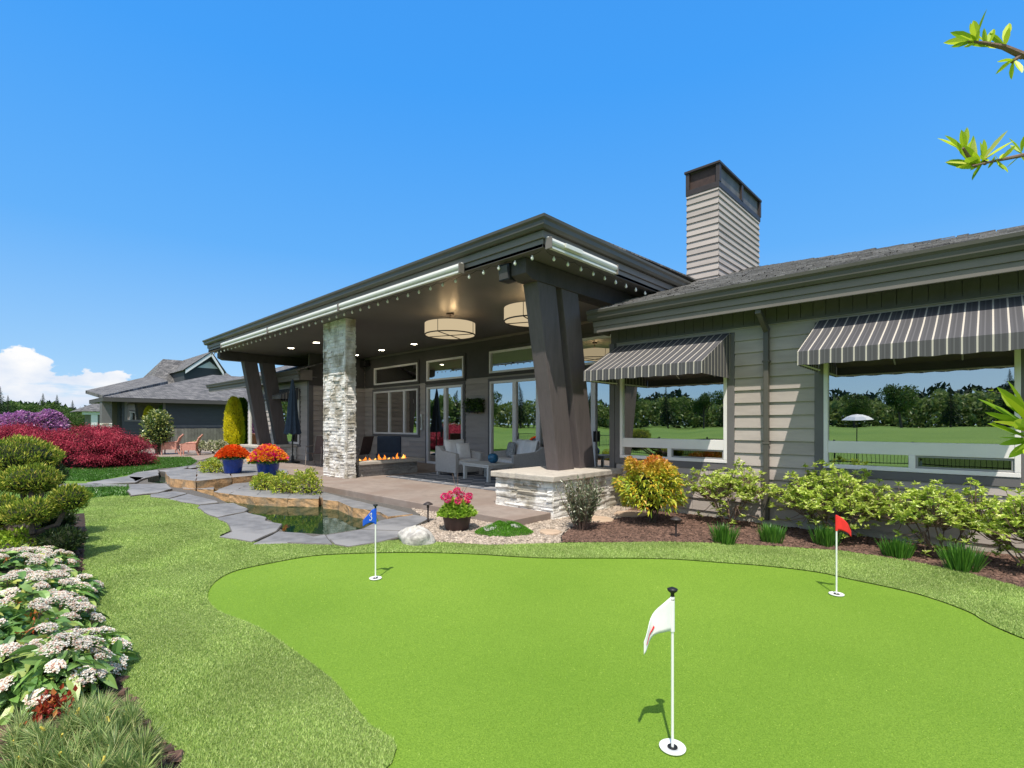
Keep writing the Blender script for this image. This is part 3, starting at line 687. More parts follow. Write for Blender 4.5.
# --- rooms behind the glass
rm = MB()
rm.box(-24.7, .8, 17.8, 18.0, 0, 3.4); rm.box(-24.7, .8, 8.7, 18, -.02, .08); rm.box(-24.8, -24.7, 8.65, 18, 0, 3.4); rm.box(-4.9, .8, 8.15, 12.5, 3.02, 3.1); rm.box(-18.3, -5.1, 10.95, 17.8, 4.22, 4.3); rm.box(-24.7, -18.6, 8.65, 17.8, 3.02, 3.1)
rm.box(-2.5, -2.36, 8.15, 12.5, .08, 3.0); rm.box(-4.9, .8, 12.4, 12.5, .08, 3.0); rm.box(-12.0, -11.6, 10.95, 17.8, .08, 4.2); rm.box(-18.6, -18.5, 10.95, 17.8, .08, 4.2)
rm.build('inner_walls', M['room'], house)
def curtain(x0, x1, y, z0, z1, mat):
    n = max(8, int((x1-x0)/.03)); V = []; Fc = []
    for i in range(n+1):
        x = x0+(x1-x0)*i/n; yy = y+.03*math.sin(i*1.15)
        V += [(x, yy, z0), (x, yy, z1)]
    for i in range(n): Fc.append((2*i, 2*i+2, 2*i+3, 2*i+1))
    MB().add(V, Fc).build('curtain', mat, house, smooth=True)
curtain(-4.8, -4.2, 8.22, .3, 2.9, M['curtain']); curtain(-3.75, -3.35, 8.22, .3, 2.9, M['curtain']); curtain(.0, .2, 8.22, .3, 2.9, M['curtain'])
curtain(-14.2, -13.7, 11.0, .15, 2.8, M['cushion']); curtain(-11.0, -10.6, 11.0, .15, 2.8, M['cushion'])

# --- stone work
def ledge(mb, Mp, u0, u1, z0, z1, seed, hmin=.05, hmax=.1, dep=.05):
    rr = random.Random(seed); z = z0
    while z < z1-.005:
        h = min(rr.uniform(hmin, hmax), z1-z)
        if z1-(z+h) < .03: h = z1-z
        u = u0
        while u < u1-.005:
            l = min(rr.uniform(.10, .42), u1-u)
            if u1-(u+l) < .06: l = u1-u
            o = rr.uniform(.012, dep); o2 = o*rr.uniform(.65, 1); g = .004
            a, b = u+g*.5, u+l-g*.5; lo, hi = z+g*.5, z+h-g*.5; j = lambda: rr.uniform(-.008, .008)
            # split face: ridge line through the middle
            mz = lo+(hi-lo)*rr.uniform(.3, .7)
            V = [Mp(a, o2+j(), lo), Mp(b, o2+j(), lo), Mp(a, o+j(), mz), Mp(b, o+j(), mz), Mp(a, o2+j(), hi), Mp(b, o2*.9+j(), hi), Mp(a, -.02, lo), Mp(b, -.02, lo), Mp(a, -.02, hi), Mp(b, -.02, hi)]
            mb.add(V, [(0, 1, 3, 2), (2, 3, 5, 4), (6, 7, 1, 0), (4, 5, 9, 8), (6, 0, 2, 4, 8), (1, 7, 9, 5, 3)]); u += l
        z += h
col = MB(); cz = 4.148; M['colb'] = 6.52
ledge(col, MY(6.3), -12.84, -11.66, .13, cz, 1, .05, .11); ledge(col, MX(-11.70), 6.26, 6.52, .13, cz, 2, .05, .11)
ledge(col, lambda u, o, z: (u, 6.52+o, z), -12.84, -11.66, .13, cz, 3); ledge(col, lambda u, o, z: (-12.8-o, u, z), 6.26, 6.55, .13, cz, 4)
co = MB().box(-12.8, -11.7, 6.3, 6.52, .13, cz).build('stone_column', M['cap'], house); col.build('stone_facing', M['stone'], co)
def plinth(x0, x1, y0, y1, seed, label=None):
    c = MB().box(x0, x1, y0, y1, -.02, .6).build('stone_plinth', M['cap'], house)
    if label: c['label'] = label
    f = MB(); ledge(f, MY(y0), x0-.02, x1+.02, 0, .6, seed, .05, .09); ledge(f, MX(x1), y0-.02, y1, 0, .6, seed+1, .05, .09); ledge(f, lambda u, o, z: (x0-o, u, z), y0-.02, y1, 0, .6, seed+2)
    f.build('stone_facing', M['stone'], c)
    k = MB(); n = 12
    P = []
    rr = random.Random(seed)
    def edge(a, b, k_):
        for i in range(k_):
            t = i/k_; P.append((a[0]+(b[0]-a[0])*t+rr.uniform(-.012, .012), a[1]+(b[1]-a[1])*t+rr.uniform(-.012, .012)))
    q = .10; edge((x0-q, y0-q), (x1+q, y0-q), 12); edge((x1+q, y0-q), (x1+q, y1), 16); edge((x1+q, y1), (x0-q, y1), 2); edge((x0-q, y1), (x0-q, y0-q), 8)
    MB().prism(P, .605, .70).build('stone_cap', M['cap'], c, bevel=.015)
plinth(-6.12, -4.92, 6.1, 7.965, 20, 'white ledgestone plinth under the near pair of leaning posts'); plinth(-21.3, -19.6, 7.1, 8.46, 40, 'grey ledgestone plinth under the far pair of posts')
# leaning posts
for x0, dy, pb in ((-5.505, 0, house), (-20.3, .5, house)):
    for k in range(2):
        yb = 7.045+.64*k+dy
        MB().loft((x0, yb, .69), (x0-.02, yb-.55, 3.835), (.27, .44), (.31, .48)).build('leaning_post', M['post'], house, bevel=.006)
    bm_ = MB(); bm_.add([(x0-.16, 5.95, 4.14), (x0+.16, 5.95, 4.14), (x0+.16, 5.95, 3.9), (x0-.16, 5.95, 3.9), (x0-.16, 6.1, 3.83), (x0+.16, 6.1, 3.83), (x0-.16, 10.79, 3.83), (x0+.16, 10.79, 3.83), (x0-.16, 10.79, 4.14), (x0+.16, 10.79, 4.14)],
        [(0, 3, 2, 1), (3, 4, 5, 2), (4, 6, 7, 5), (0, 8, 6, 4, 3), (1, 2, 5, 7, 9), (0, 1, 9, 8)])
    bm_.build('porch_beam', M['beam'], house, bevel=.006)
# porch roof
PX0, PX1, PY = -20.95, -4.87, 5.8
MB().box(PX0, PX1-.0, PY, 11.0, 4.15, 4.2).build('porch_ceiling', M['soffit'], house)
fa = MB()
for (d, z0, z1) in ((0, 4.15, 4.28), (-.03, 4.28, 4.395)):   # stepped fascia boards
    fa.box(PX0+d, PX1-d, PY+d, PY+.03+d, z0+.001, z1-.001); fa.box(PX1-.03-d, PX1-d, PY+.031+d, 10.6, z0+.001, z1-.001); fa.box(PX0+d, PX0+.03+d, PY+.031+d, 11.2, z0+.001, z1-.001)
fa.build('fascia', M['fascia'], house, bevel=.004)
gu = MB()
def gut(mb, ax, a, b, c0, c1, z0, z1):   # ogee-ish gutter: two stacked profiles
    prof = [(0, z0), (-.06, z0), (-.09, z0+.04), (-.095, z0+.10), (-.125, z0+.13), (-.13, z1), (-.115, z1), (-.11, z0+.14), (0, z0+.05)]
    n = len(prof); V = [ax(a, c, z) for c, z in prof]+[ax(b, c, z) for c, z in prof]
    mb.add(V, [(i, (i+1) % n, n+(i+1) % n, n+i) for i in range(n)]+[tuple(range(n)), tuple(range(n, 2*n))[::-1]])
gut(gu, lambda u, c, z: (PX1+.03-c if u > -10 else PX0-.03+c, PY-.03+c, z), PX0, PX1, 0, 0, 4.40, 4.57)
gut(gu, lambda u, c, z: (PX1+.03-c, u if u > 8 else PY-.03+c, z), PY, 11.2, 0, 0, 4.40, 4.57)
gut(gu, lambda u, c, z: (PX0-.03+c, u if u > 8 else PY-.03+c, z), PY, 11.2, 0, 0, 4.40, 4.57)
gut(gu, lambda u, c, z: (u if u < 0 else 1.12-c, 7.5+c, z), -5.2, 1.1, 0, 0, 3.31, 3.48)
gut(gu, lambda u, c, z: (1.12-c, u if u > 9 else 7.5+c, z), 7.5, 18.8, 0, 0, 3.31, 3.48)
gut(gu, lambda u, c, z: (u, 8.0+c, z), -28.9, -18.2, 0, 0, 3.31, 3.48)
gu.build('gutter', M['gutter'], house)
f2 = MB(); f3 = MB()
for d, z0, z1 in ((0, 3.11, 3.21), (-.02, 3.21, 3.309)):
    f2.box(-5.12, 1.12-d, 7.5+d, 7.53+d, z0, z1-.001); f2.box(1.09-d, 1.12-d, 7.531+d, 18.8, z0, z1-.001); f3.box(-28.8, -18.3, 8.0+d, 8.03+d, z0, z1-.001)
f2.box(-5.13, -5.10, 7.54, 8.0, 3.12, 3.5); f3.build('wing_fascia', M['fascia'], house, bevel=.004); f3 = MB(); f3.box(-18.32, -18.29, 8.04, 8.5, 3.12, 3.5)
f2.build('wing_fascia', M['fascia'], house, bevel=.004); f3.build('fascia_end', M['fascia'], house)
MB().box(-5.1, 1.08, 7.535, 8.2, 3.24, 3.27).box(.96, 1.08, 8.2, 18.6, 3.24, 3.27).build('soffit', M['soffit'], house); MB().box(-28.7, -18.33, 8.04, 8.7, 3.24, 3.27).build('soffit', M['soffit'], house)
def plane(mb, P, mi=0, t=.045):
    n = len(P); a, b, c = Vector(P[0]), Vector(P[1]), Vector(P[2]); nn = (b-a).cross(c-a).normalized()
    if nn.z < 0: P = P[::-1]; nn = -nn
    V = [tuple(Vector(p)) for p in P]+[tuple(Vector(p)-Vector((0, 0, t))) for p in P]
    mb.add(V, [tuple(range(n)), tuple(range(n, 2*n))[::-1]]+[(i, (i+1) % n+n*0, n+(i+1) % n, n+i) for i in range(n)], mi)
rf = MB(); RZ = 5.38
plane(rf, [(-5.2, 7.4, 3.47), (1.25, 7.4, 3.47), (-4.5, 13.2, RZ), (-5.2, 13.2, RZ)])
plane(rf, [(-18.2, 11.0, 4.66), (-5.2, 11.0, 4.66), (-5.2, 13.2, RZ), (-18.2, 13.2, RZ)])
plane(rf, [(-28.95, 7.9, 3.47), (-18.2, 7.9, 3.47), (-18.2, 13.2, RZ), (-23.5, 13.2, RZ)])
plane(rf, [(1.25, 7.4, 3.47), (1.25, 19, 3.47), (-4.5, 13.2, RZ)], 1)
plane(rf, [(-28.95, 7.9, 3.47), (-28.95, 19, 3.47), (-23.5, 13.2, RZ)], 1)
plane(rf, [(1.25, 19, 3.47), (-28.95, 19, 3.47), (-23.5, 13.2, RZ), (-4.5, 13.2, RZ)])
plane(rf, [(PX0-.1, 5.68, 4.576), (PX1+.1, 5.68, 4.576), (PX1+.1, 11.4, 4.74), (PX0-.1, 11.4, 4.74)], 0, .03)
# thick shingle courses along the front slope of the right wing give the roof edge its saw line
rr = random.Random(5)
for k in range(40):
    y = 7.42+k*.145; z = 3.475+(y-7.4)*(RZ-3.47)/5.8; x = -5.18; xe = 1.25-(y-7.4)*5.75/5.8
    while x < xe-.05:
        w_ = min(rr.uniform(.14, .36), xe-x); d = rr.uniform(0, .045); t = rr.choice([.006, .010, .018])
        rf.add([(x, y-d, z+t), (x+w_-.006, y-d, z+t), (x+w_-.006, y+.145, z+.05), (x, y+.145, z+.05), (x, y-d, z-.005), (x+w_-.006, y-d, z-.005)], [(0, 1, 2, 3), (4, 5, 1, 0)], 2); x += w_
M['tab'] = surf('shingle_tab', (.20, .195, .195), .95, .3, 40, .6, 200, island=.4)
roof = rf.build('roof', [M['roof'], M['roofx'], M['tab']], house)
# chimney
ch = MB(); cx0, cx1, cy0, cy1 = -4.97, -4.29, 11.0, 13.62
lapwall(ch, MY(cy0), cx0-.02, cx1+.02, 4.3, 6.64, .142); lapwall(ch, MX(cx1), cy0-.02, cy1, 4.3, 6.64, .142)
lapwall(ch, lambda u, o, z: (cx0-o, u, z), cy0-.02, cy1, 4.3, 6.64, .142); ch.box(cx0, cx1, cy0, cy1, 4.0, 6.63)
cm = ch.build('chimney', M['siding'], house)
cp = MB(); e = .035
cp.box(cx0-e, cx1+e, cy0-e, cy1+e, 6.63, 6.75); cp.box(cx0-.06, cx1+.06, cy0-.06, cy1+.06, 7.13, 7.18)
for x in (cx0-e, cx1+e-.07):
    for y in (cy0-e, (cy0+cy1)/2, cy1+e-.07): cp.box(x-.0, x+.08, y, y+.1, 6.75, 7.13)
cp.build('chimney_cap', M['dark'], cm, bevel=.004)
k = MB(); k.box(cx0+.1, cx1-.1, cy0+.25, cy1-.25, 6.75, 6.78); k.tube([(-4.65, 11.6, 6.75), (-4.65, 11.6, 7.0)], .13, 12); k.tube([(-4.65, 12.7, 6.75), (-4.65, 12.7, 7.0)], .13, 12); k.build('flue', M['copper'], cm)
MB().box(cx0+.03, cx1-.03, cy0+.03, cy0+.04, 6.75, 7.12).build('spark_screen', M['copper'], cm); MB().box(cx1-.02, cx1-.01, cy0+.05, cy1-.05, 6.75, 7.12).build('spark_screen', surf('grey_screen', (.12, .115, .12), .6, .3, 3), cm)

# ---------------------------------------------------------------- awnings
def awning(x0, x1, Y, pj, zt, zf, zv, label):
    a = thing('awning', label, 'awning', ((x0+x1)/2, Y, zt), 'striped window awnings')
    yf = Y-pj; n = 30; V = []; Fc = []
    for i in range(n+1):      # sloped cloth sags a little between its ribs
        x = x0+(x1-x0)*i/n; sag = .012*abs(math.sin(i/n*PI*3))
        V += [(x, Y-.03, zt), (x, (Y+yf)/2, (zt+zf)/2-sag), (x, yf, zf), (x, yf-.004, zv+.006*math.sin(i*1.7))]
    for i in range(n):
        for j in range(3): Fc.append((4*i+j, 4*i+4+j, 4*i+5+j, 4*i+1+j))
    cl = MB().add(V, Fc).build('canopy', M['stripe'], a)
    for x in (x0, x1): MB().add([(x, Y-.03, zt), (x, yf, zf), (x, yf, zv), (x, Y-.03, zv-.01)], [(0, 1, 2, 3)]).build('side_panel', M['stripe_end'], a)
    i_ = .012; ln = MB(); ln.add([(x0+i_, Y-.03, zt-.03), (x1-i_, Y-.03, zt-.03), (x1-i_, yf+i_, zf-.03), (x0+i_, yf+i_, zf-.03), (x0+i_, yf+i_, zv+.01), (x1-i_, yf+i_, zv+.01)], [(0, 1, 2, 3), (3, 2, 5, 4)]); ln.build('underside_shade', M['soffit'], a)  # dark sheet added below the cloth, stands for the shade underneath
    f = MB()
    f.tube([(x0+.02, Y-.05, zv+.02), (x0+.02, yf+.02, zv+.02), (x1-.02, yf+.02, zv+.02), (x1-.02, Y-.05, zv+.02)], .012, 6)
    f.tube([(x0, Y-.03, zt-.02), (x1, Y-.03, zt-.02)], .012, 6)
    for i in range(1, 3):
        x = x0+(x1-x0)*i/3; f.tube([(x, Y-.05, zt-.05), (x, yf+.02, zf-.03)], .01, 6)
    f.build('frame', M['alu'], a)
    return a
awning(-4.93, -2.92, 7.98, 1.06, 2.9, 2.38, 2.21, 'smaller grey and cream striped awning beside the porch posts')
awning(-1.73, .45, 7.98, 1.06, 2.92, 2.39, 2.22, 'large grey and cream striped awning over the window at the right edge')
awning(-21.7, -19.3, 8.46, .7, 2.9, 2.6, 2.45, 'distant dark striped awning behind the far posts')

# ---------------------------------------------------------------- porch fittings
def cassette(a, b, label):
    a, b = Vector(a), Vector(b); t = thing('retractable_screen', label, 'sun screen', tuple(a), 'white retractable screens under the eaves')
    d = (b-a).normalized(); o = Vector((d.y, -d.x, 0))
    MB().tube([a, b], .055, 12).build('roller', M['alu'], t, smooth=False)
    m = MB(); c = (a+b)/2-Vector((0, 0, .085)); m.obox(c, (b-a)/2, o*.03, (0, 0, .02)); m.obox((a+b)/2+Vector((0, 0, .03))-o*.03, (b-a)/2, o*.02, (0, 0, .045)); m.build('weight_bar', M['alu'], t, bevel=.006)
    e = MB()
    for p in (a, b): e.obox(p-Vector((0, 0, .03)), d*.012, o*.06, (0, 0, .085))
    e.build('end_bracket', M['fascia'], t, bevel=.004)
fy = 5.70
X = [aty(222, 345, fy).x, aty(269, 327, fy).x, aty(340, 300, fy).x, aty(462, 266, fy).x]
print('cassette X', X)
for i, lb in enumerate(['white roller screen at the far left end of the front eave', 'middle white roller screen on the front eave', 'long white roller screen nearest the porch corner on the front eave']):
    cassette((X[i]+.02, fy, 4.21), (X[i+1]-.02, fy, 4.21), lb)
cassette((-4.77, 5.82, 4.22), (-4.77, 7.65, 4.22), 'short white roller screen on the right hand eave')
cv = MB(); cv.obox((-4.70, 6.35, 4.215), (.015, 0, 0), (0, .22, 0), (0, 0, .035))
tag(cv.build('motor_box', M['alu'], bevel=.006), 'small white motor box on the right eave screen', 'motor')
# string lights
bulb = None
def string(a, b, n, label):
    global bulb
    a, b = Vector(a), Vector(b); t = thing('string_lights', label, 'string lights', tuple(a))
    pts = []
    for i in range(n*4+1):
        u = i/(n*4); pts.append(a.lerp(b, u)-Vector((0, 0, .03*abs(math.sin(u*n*PI)))))
    MB().tube(pts, .004, 5).build('cable', M['black'], t)
    for i in range(n):
        p = a.lerp(b, (i+.5)/n)-Vector((0, 0, .075))
        if bulb is None:
            o = MB().lathe([(.001, -.032), (.018, -.024), (.026, 0), (.017, .02), (.01, .045), (.001, .046)], n=10).build('bulb', M['bulb'], None, smooth=True); o.parent = t; o.location = p-a; bulb = o
        else:
            o = bulb.copy(); C.objects.link(o); o.parent = t; o.location = p-a
string((-21.0, 5.86, 4.13), (-4.95, 5.86, 4.13), 44, 'string of small white bulbs along the front eave')
string((-4.92, 5.95, 4.13), (-4.92, 9.5, 4.13), 10, 'string of small white bulbs along the right eave')
sp = thing('loudspeaker', 'black outdoor loudspeaker box on the near beam end', 'speaker', (-5.78, 5.97, 3.98))
MB().box(-5.90, -5.67, 5.90, 6.12, 3.85, 4.12).build('cabinet', M['black'], sp, bevel=.01)
MB().add([(-5.885, 5.896, 3.87), (-5.685, 5.896, 3.87), (-5.685, 5.87, 4.08), (-5.885, 5.87, 4.08)], [(0, 1, 2, 3)]).build('grille', M['panel'], sp)
s2 = thing('loudspeaker', 'small black speaker high in the far porch corner', 'speaker', (-18.2, 10.6, 3.9))
MB().box(-18.4, -18.0, 10.5, 10.72, 3.8, 4.02).build('cabinet', M['black'], s2, bevel=.02); MB().box(-18.2, -18.15, 10.7, 10.79, 3.88, 3.93).build('bracket', M['black'], s2)
def drum(x, y, label):
    t = thing('ceiling_lamp', label, 'ceiling light', (x, y, 4.15), 'drum lamps on the porch ceiling')
    z0, z1, r = 3.62, 3.9, .6
    MB().lathe([(r, z0), (r, z1), (r-.012, z1), (r-.012, z0)], (x, y, 0), 40).build('lamp_shade', M['shade'], t, smooth=True)
    MB().lathe([(.001, z0+.012), (r-.015, z0+.012)], (x, y, 0), 40).build('diffuser', M['shade'], t)
    m = MB(); m.lathe([(r+.006, z0-.004), (r+.006, z0+.02), (r-.014, z0+.02), (r-.014, z0-.004), (r+.006, z0-.004)], (x, y, 0), 40)
    for q in range(2):
        a = q*PI/2+.4; d = Vector((math.cos(a), math.sin(a), 0)); m.obox((x, y, z0), d*r, Vector((-d.y, d.x, 0))*.008, (0, 0, .008))
    for q in range(4):
        a = q*PI/2+.4; m.tube([(x+(r+.004)*math.cos(a), y+(r+.004)*math.sin(a), z0), (x+(r+.004)*math.cos(a), y+(r+.004)*math.sin(a), z1)], .007, 6)
    m.tube([(x, y, z1-.1), (x, y, 4.14)], .015, 8); m.lathe([(.001, 4.11), (.09, 4.11), (.09, 4.148)], (x, y, 0), 20)
    m.build('metal_frame', M['dark'], t)
    for q in range(3):
        a = q*2*PI/3; bx, by = x+.16*math.cos(a), y+.16*math.sin(a)
        MB().lathe([(.001, 3.84), (.028, 3.86), (.03, 3.9), (.001, 3.97)], (bx, by, 0), 10).build('bulb', M['glow'], t, smooth=True)
drum(-9.4, 7.75, 'cream drum ceiling lamp nearer the middle of the porch'); drum(-6.9, 7.9, 'cream drum ceiling lamp half hidden by the leaning post')
dlg = [(291, 348, 'leftmost recessed downlight left of the stone column'), (316.4, 342.4, 'recessed downlight just left of the stone column'), (381.7, 350, 'recessed downlight right of the stone column near the wall'), (414, 344, 'recessed downlight between column and drum lamp'), (356, 355, 'recessed downlight at the right edge of the stone column')]
for x, y, lb in dlg:
    p = at(x, y, 4.148) if False else Vector((0, 0, 0)); r = ray(x, y); t_ = (4.148-EYE)/r.z; p = Vector((r.x*t_, r.y*t_, 4.148))
    t = thing('downlight', lb, 'downlight', tuple(p), 'recessed downlights in the porch ceiling')
    MB().lathe([(.14, 0), (.14, -.012), (.105, -.012), (.10, 0)], p, 20).build('trim_ring', M['alu'], t); MB().lathe([(.001, -.004), (.10, -.004)], p, 20).build('lens', M['down'], t)
# ================================================================ PORCH FURNITURE
FZ = .13
def firebed():
    t = thing('fire_table', 'long stone gas fire table with flames beside the stone column', 'fire table', (-12.2, 7.6, FZ))
    f = MB(); c = MB().box(-12.7, -11.85, 6.75, 8.55, FZ, .44).build('stone_base', M['cap'], t)
    ledge(f, MX(-11.85), 6.73, 8.55, FZ, .44, 61, .05, .08, .03); ledge(f, MY(6.75), -12.7, -11.85, FZ, .44, 62); ledge(f, lambda u, o, z: (u, 8.55+o, z), -12.7, -11.85, FZ, .44, 63)
    f.build('stone_facing', surf('grey_ledge', (.33, .31, .29), .85, .2, 14, .8, 40, island=.25), c)
    m = MB(); m.box(-12.8, -12.4, 6.7, 8.75, .445, .525); m.box(-12.15, -11.72, 6.7, 8.75, .445, .525); m.box(-12.4, -12.15, 6.7, 6.95, .445, .525); m.box(-12.4, -12.15, 8.5, 8.75, .445, .525)
    m.box(-12.4, -12.15, 6.95, 8.5, .44, .47); m.build('slab_top', M['cap'], t, bevel=.008)
    rr = random.Random(4)
    for i in range(11):
        x, y = -12.27+rr.uniform(-.05, .05), 7.02+i*.145; h = rr.uniform(.08, .23); w = rr.uniform(.035, .06)
        pr = [(w*.5, 0), (w, h*.18), (w*.8, h*.4), (w*.42, h*.7), (.003, h)]; V = []; n = 10; F_ = []
        ph1 = rr.uniform(0, 6)
        for r_, z in pr:
            dx = .035*math.sin(z*18+ph1); dy = .03*math.cos(z*15+ph1)
            for k in range(n): V.append((x+dx+r_*math.cos(2*PI*k/n), y+dy+r_*math.sin(2*PI*k/n), .47+z))
        for q in range(len(pr)-1):
            for k in range(n): F_.append((q*n+k, q*n+(k+1) % n, (q+1)*n+(k+1) % n, (q+1)*n+k))
        MB().add(V, F_).build('flame', M['flame'] if i % 3 else M['flame2'], t, smooth=True)
firebed()
def rot(cx, cy, a):
    c, s = math.cos(a), math.sin(a)
    return lambda x, y, z: (cx+x*c-y*s, cy+x*s+y*c, z)
def tb(mb, T, x0, x1, y0, y1, z0, z1, mi=0):
    V = [T(*p) for p in [(x0,y0,z0),(x1,y0,z0),(x1,y1,z0),(x0,y1,z0),(x0,y0,z1),(x1,y0,z1),(x1,y1,z1),(x0,y1,z1)]]
    return mb.add(V, [(0,3,2,1),(4,5,6,7),(0,1,5,4),(1,2,6,5),(2,3,7,6),(3,0,4,7)], mi)
def puff(T, cx, cy, cz, sx, sy, sz, tilt=0.0, n=10):
    """pillow: superellipsoid with pinched corners, local axes, tilt about x"""
    V = []; Fc = []
    for side in (1, -1):
        for i in range(n+1):
            for j in range(n+1):
                u, v = i/n*2-1, j/n*2-1
                th = (max(0, 1-u**4)*max(0, 1-v**4))**.4
                pin = 1-.07*(1-abs(u))*abs(v)**3-.07*(1-abs(v))*abs(u)**3
                x, z, y = u*sx/2*pin, v*sz/2*pin, side*(th*sy/2+.004)
                y2 = y*math.cos(tilt)-z*math.sin(tilt); z2 = y*math.sin(tilt)+z*math.cos(tilt)
                V.append(T(cx+x, cy+y2, cz+z2))
    m = (n+1)**2
    for s_ in range(2):
        for i in range(n):
            for j in range(n):
                a = s_*m+i*(n+1)+j; Fc.append((a, a+n+1, a+n+2, a+1) if s_ == 0 else (a, a+1, a+n+2, a+n+1))
    return MB().add(V, Fc)
def seat_unit(name, label, cx, cy, a, w, d, cat, cushions):
    t = thing(name, label, cat, (cx, cy, FZ)); T = rot(cx, cy, a)        # faces local -y
    arm, h = .12, .62
    m = MB()
    for s_ in (-1, 1):      # wicker arms slope down to the front
        x0, x1 = (s_*w/2, s_*(w/2-arm)) if s_ > 0 else (-w/2, -w/2+arm)
        x0, x1 = min(x0, x1), max(x0, x1)
        P = [(-d/2, .10), (d/2, .10), (d/2, .78), (d/2-.12, .78), (d/2-.30, .66), (-d/2, .60)]
        V = [T(x0, p[0], FZ+p[1]) for p in P]+[T(x1, p[0], FZ+p[1]) for p in P]; n = 6
        m.add(V, [tuple(range(n))[::-1], tuple(range(n, 2*n))]+[(i, (i+1) % n, n+(i+1) % n, n+i) for i in range(n)])
    tb(m, T, -w/2+arm, w/2-arm, d/2-.13, d/2, FZ+.10, FZ+.78); tb(m, T, -w/2+arm, w/2-arm, -d/2+.03, d/2-.13, FZ+.10, FZ+.30)
    m.build('wicker_body', M['wicker'], t, bevel=.015)
    for sx in (-1, 1):
        for sy in (-1, 1):
            x, y = sx*(w/2-.06), sy*(d/2-.06); tb(MB(), T, x-.035, x+.035, y-.035, y+.035, FZ, FZ+.098).build('leg', M['wicker'], t)
    iw = w-2*arm; k = cushions
    for i in range(k):
        c = -iw/2+iw*(i+.5)/k
        tb(MB(), T, c-iw/k/2+.006, c+iw/k/2-.006, -d/2, d/2-.15, FZ+.302, FZ+.44).build('seat_cushion', M['cushion'], t, bevel=.035, seg=3)
        puff(T, c, d/2-.25, FZ+.70, iw/k-.02, .22, .52, -.22).build('back_cushion', M['cushion'], t, smooth=True)
    return t, T
def arm_chair(cx, cy, a):
    t, T = seat_unit('armchair', 'grey wicker armchair with pale cushions between fire table and coffee table', cx, cy, a, .95, .9, 'armchair', 1)
    o = tag(puff(T, .12, -.02, FZ+.64, .46, .16, .44, -.2).build('throw_pillow', M['cushion'], smooth=True), 'pale grey throw pillow standing on the armchair seat', 'pillow')
c_ = at(455, 471, FZ); arm_chair(-10.4, 8.9, 1.52)
t, T = seat_unit('sofa', 'grey wicker sofa with pale cushions against the glass doors, behind the posts', -9.15, 9.9, -.5, 1.8, .9, 'sofa', 2)
tag(puff(T, -.52, -.05, FZ+.66, .46, .16, .44, -.2).build('throw_pillow', M['cushion2'], smooth=True), 'patterned grey throw pillow at the left end of the sofa', 'pillow')
# coffee table
t = thing('coffee_table', 'low grey coffee table with slatted top on the rug before the sofa', 'coffee table', (-8.95, 8.55, FZ)); T = rot(-8.95, 8.55, -.14)
m = MB()
for i in range(6): tb(m, T, -.58, .58, -.38+i*.128, -.38+i*.128+.12, FZ+.385, FZ+.42)
tb(m, T, -.56, .56, -.36, .36, FZ+.34, FZ+.384)
m.build('table_top', M['tableleg'], t, bevel=.004)
for sx in (-1, 1):
    for sy in (-1, 1): tb(MB(), T, sx*.50-.035, sx*.50+.035, sy*.32-.035, sy*.32+.035, FZ, FZ+.339).build('leg', M['tableleg'], t)
v = MB().lathe([(.001, 0), (.06, 0), (.11, .04), (.135, .11), (.12, .18), (.08, .22), (.055, .235), (.05, .225), (.001, .2)], (-8.8, 8.6, FZ+.421), 24).build('glass_vase', M['blueglass'], smooth=True)
tag(v, 'round cobalt blue glass bowl on the coffee table', 'vase')
# rug with lozenge pattern
m_, nt, out = newmat('patterned_rug'); b = N(nt, 'ShaderNodeBsdfPrincipled', Roughness=.95); tc = N(nt, 'ShaderNodeTexCoord'); mp = N(nt, 'ShaderNodeMapping'); mp.inputs['Rotation'].default_value = (0, 0, .785)
L(nt, tc, 'Object', mp, 0); ck = N(nt, 'ShaderNodeTexChecker', Scale=3.2); ck.inputs['Color1'].default_value = (.13, .14, .165, 1); ck.inputs['Color2'].default_value = (.30, .30, .32, 1); L(nt, mp, 0, ck, 'Vector'); L(nt, ck, 'Color', b, 'Base Color'); L(nt, b, 0, out, 0)
tag(MB().box(-11.4, -6.9, 7.25, 10.3, FZ+.001, FZ+.014).build('rug', m_, bevel=.004), 'dark blue and grey patterned outdoor rug under the lounge set', 'rug')
# hanging planter on the wall, thermometer
t = thing('wall_planter', 'leafy hanging planter on the wall between the two glass doors', 'wall planter', (-11.75, 10.7, 1.9))
MB().box(-12.05, -11.4, 10.58, 10.77, 1.86, 1.98).build('trough', M['black'], t, bevel=.01)
pgreen = leafmat('planter_leaf', [(0, (.012, .03, .012)), (.6, (.04, .09, .02)), (1, (.14, .25, .04))], .25)
n = 900; P = np.column_stack([rng.uniform(-12.1, -11.35, n), rng.uniform(10.5, 10.74, n), 1.98+rng.uniform(-.1, .28, n)]); Dd = rng.normal(size=(n, 3)); Dd[:, 2] += .3
V, Q = leaves(P, Dd, .08, .045); npmesh('foliage', V, Q, pgreen, t)
t = thing('wall_thermometer', 'slim white thermometer on the wall left of the glass door', 'thermometer', (-14.63, 10.76, 1.3))
MB().box(-14.69, -14.57, 10.73, 10.765, 1.28, 1.84).build('body', M['alu'], t, bevel=.02); MB().box(-14.645, -14.615, 10.722, 10.729, 1.36, 1.76).build('scale_strip', M['chairbrown'], t)
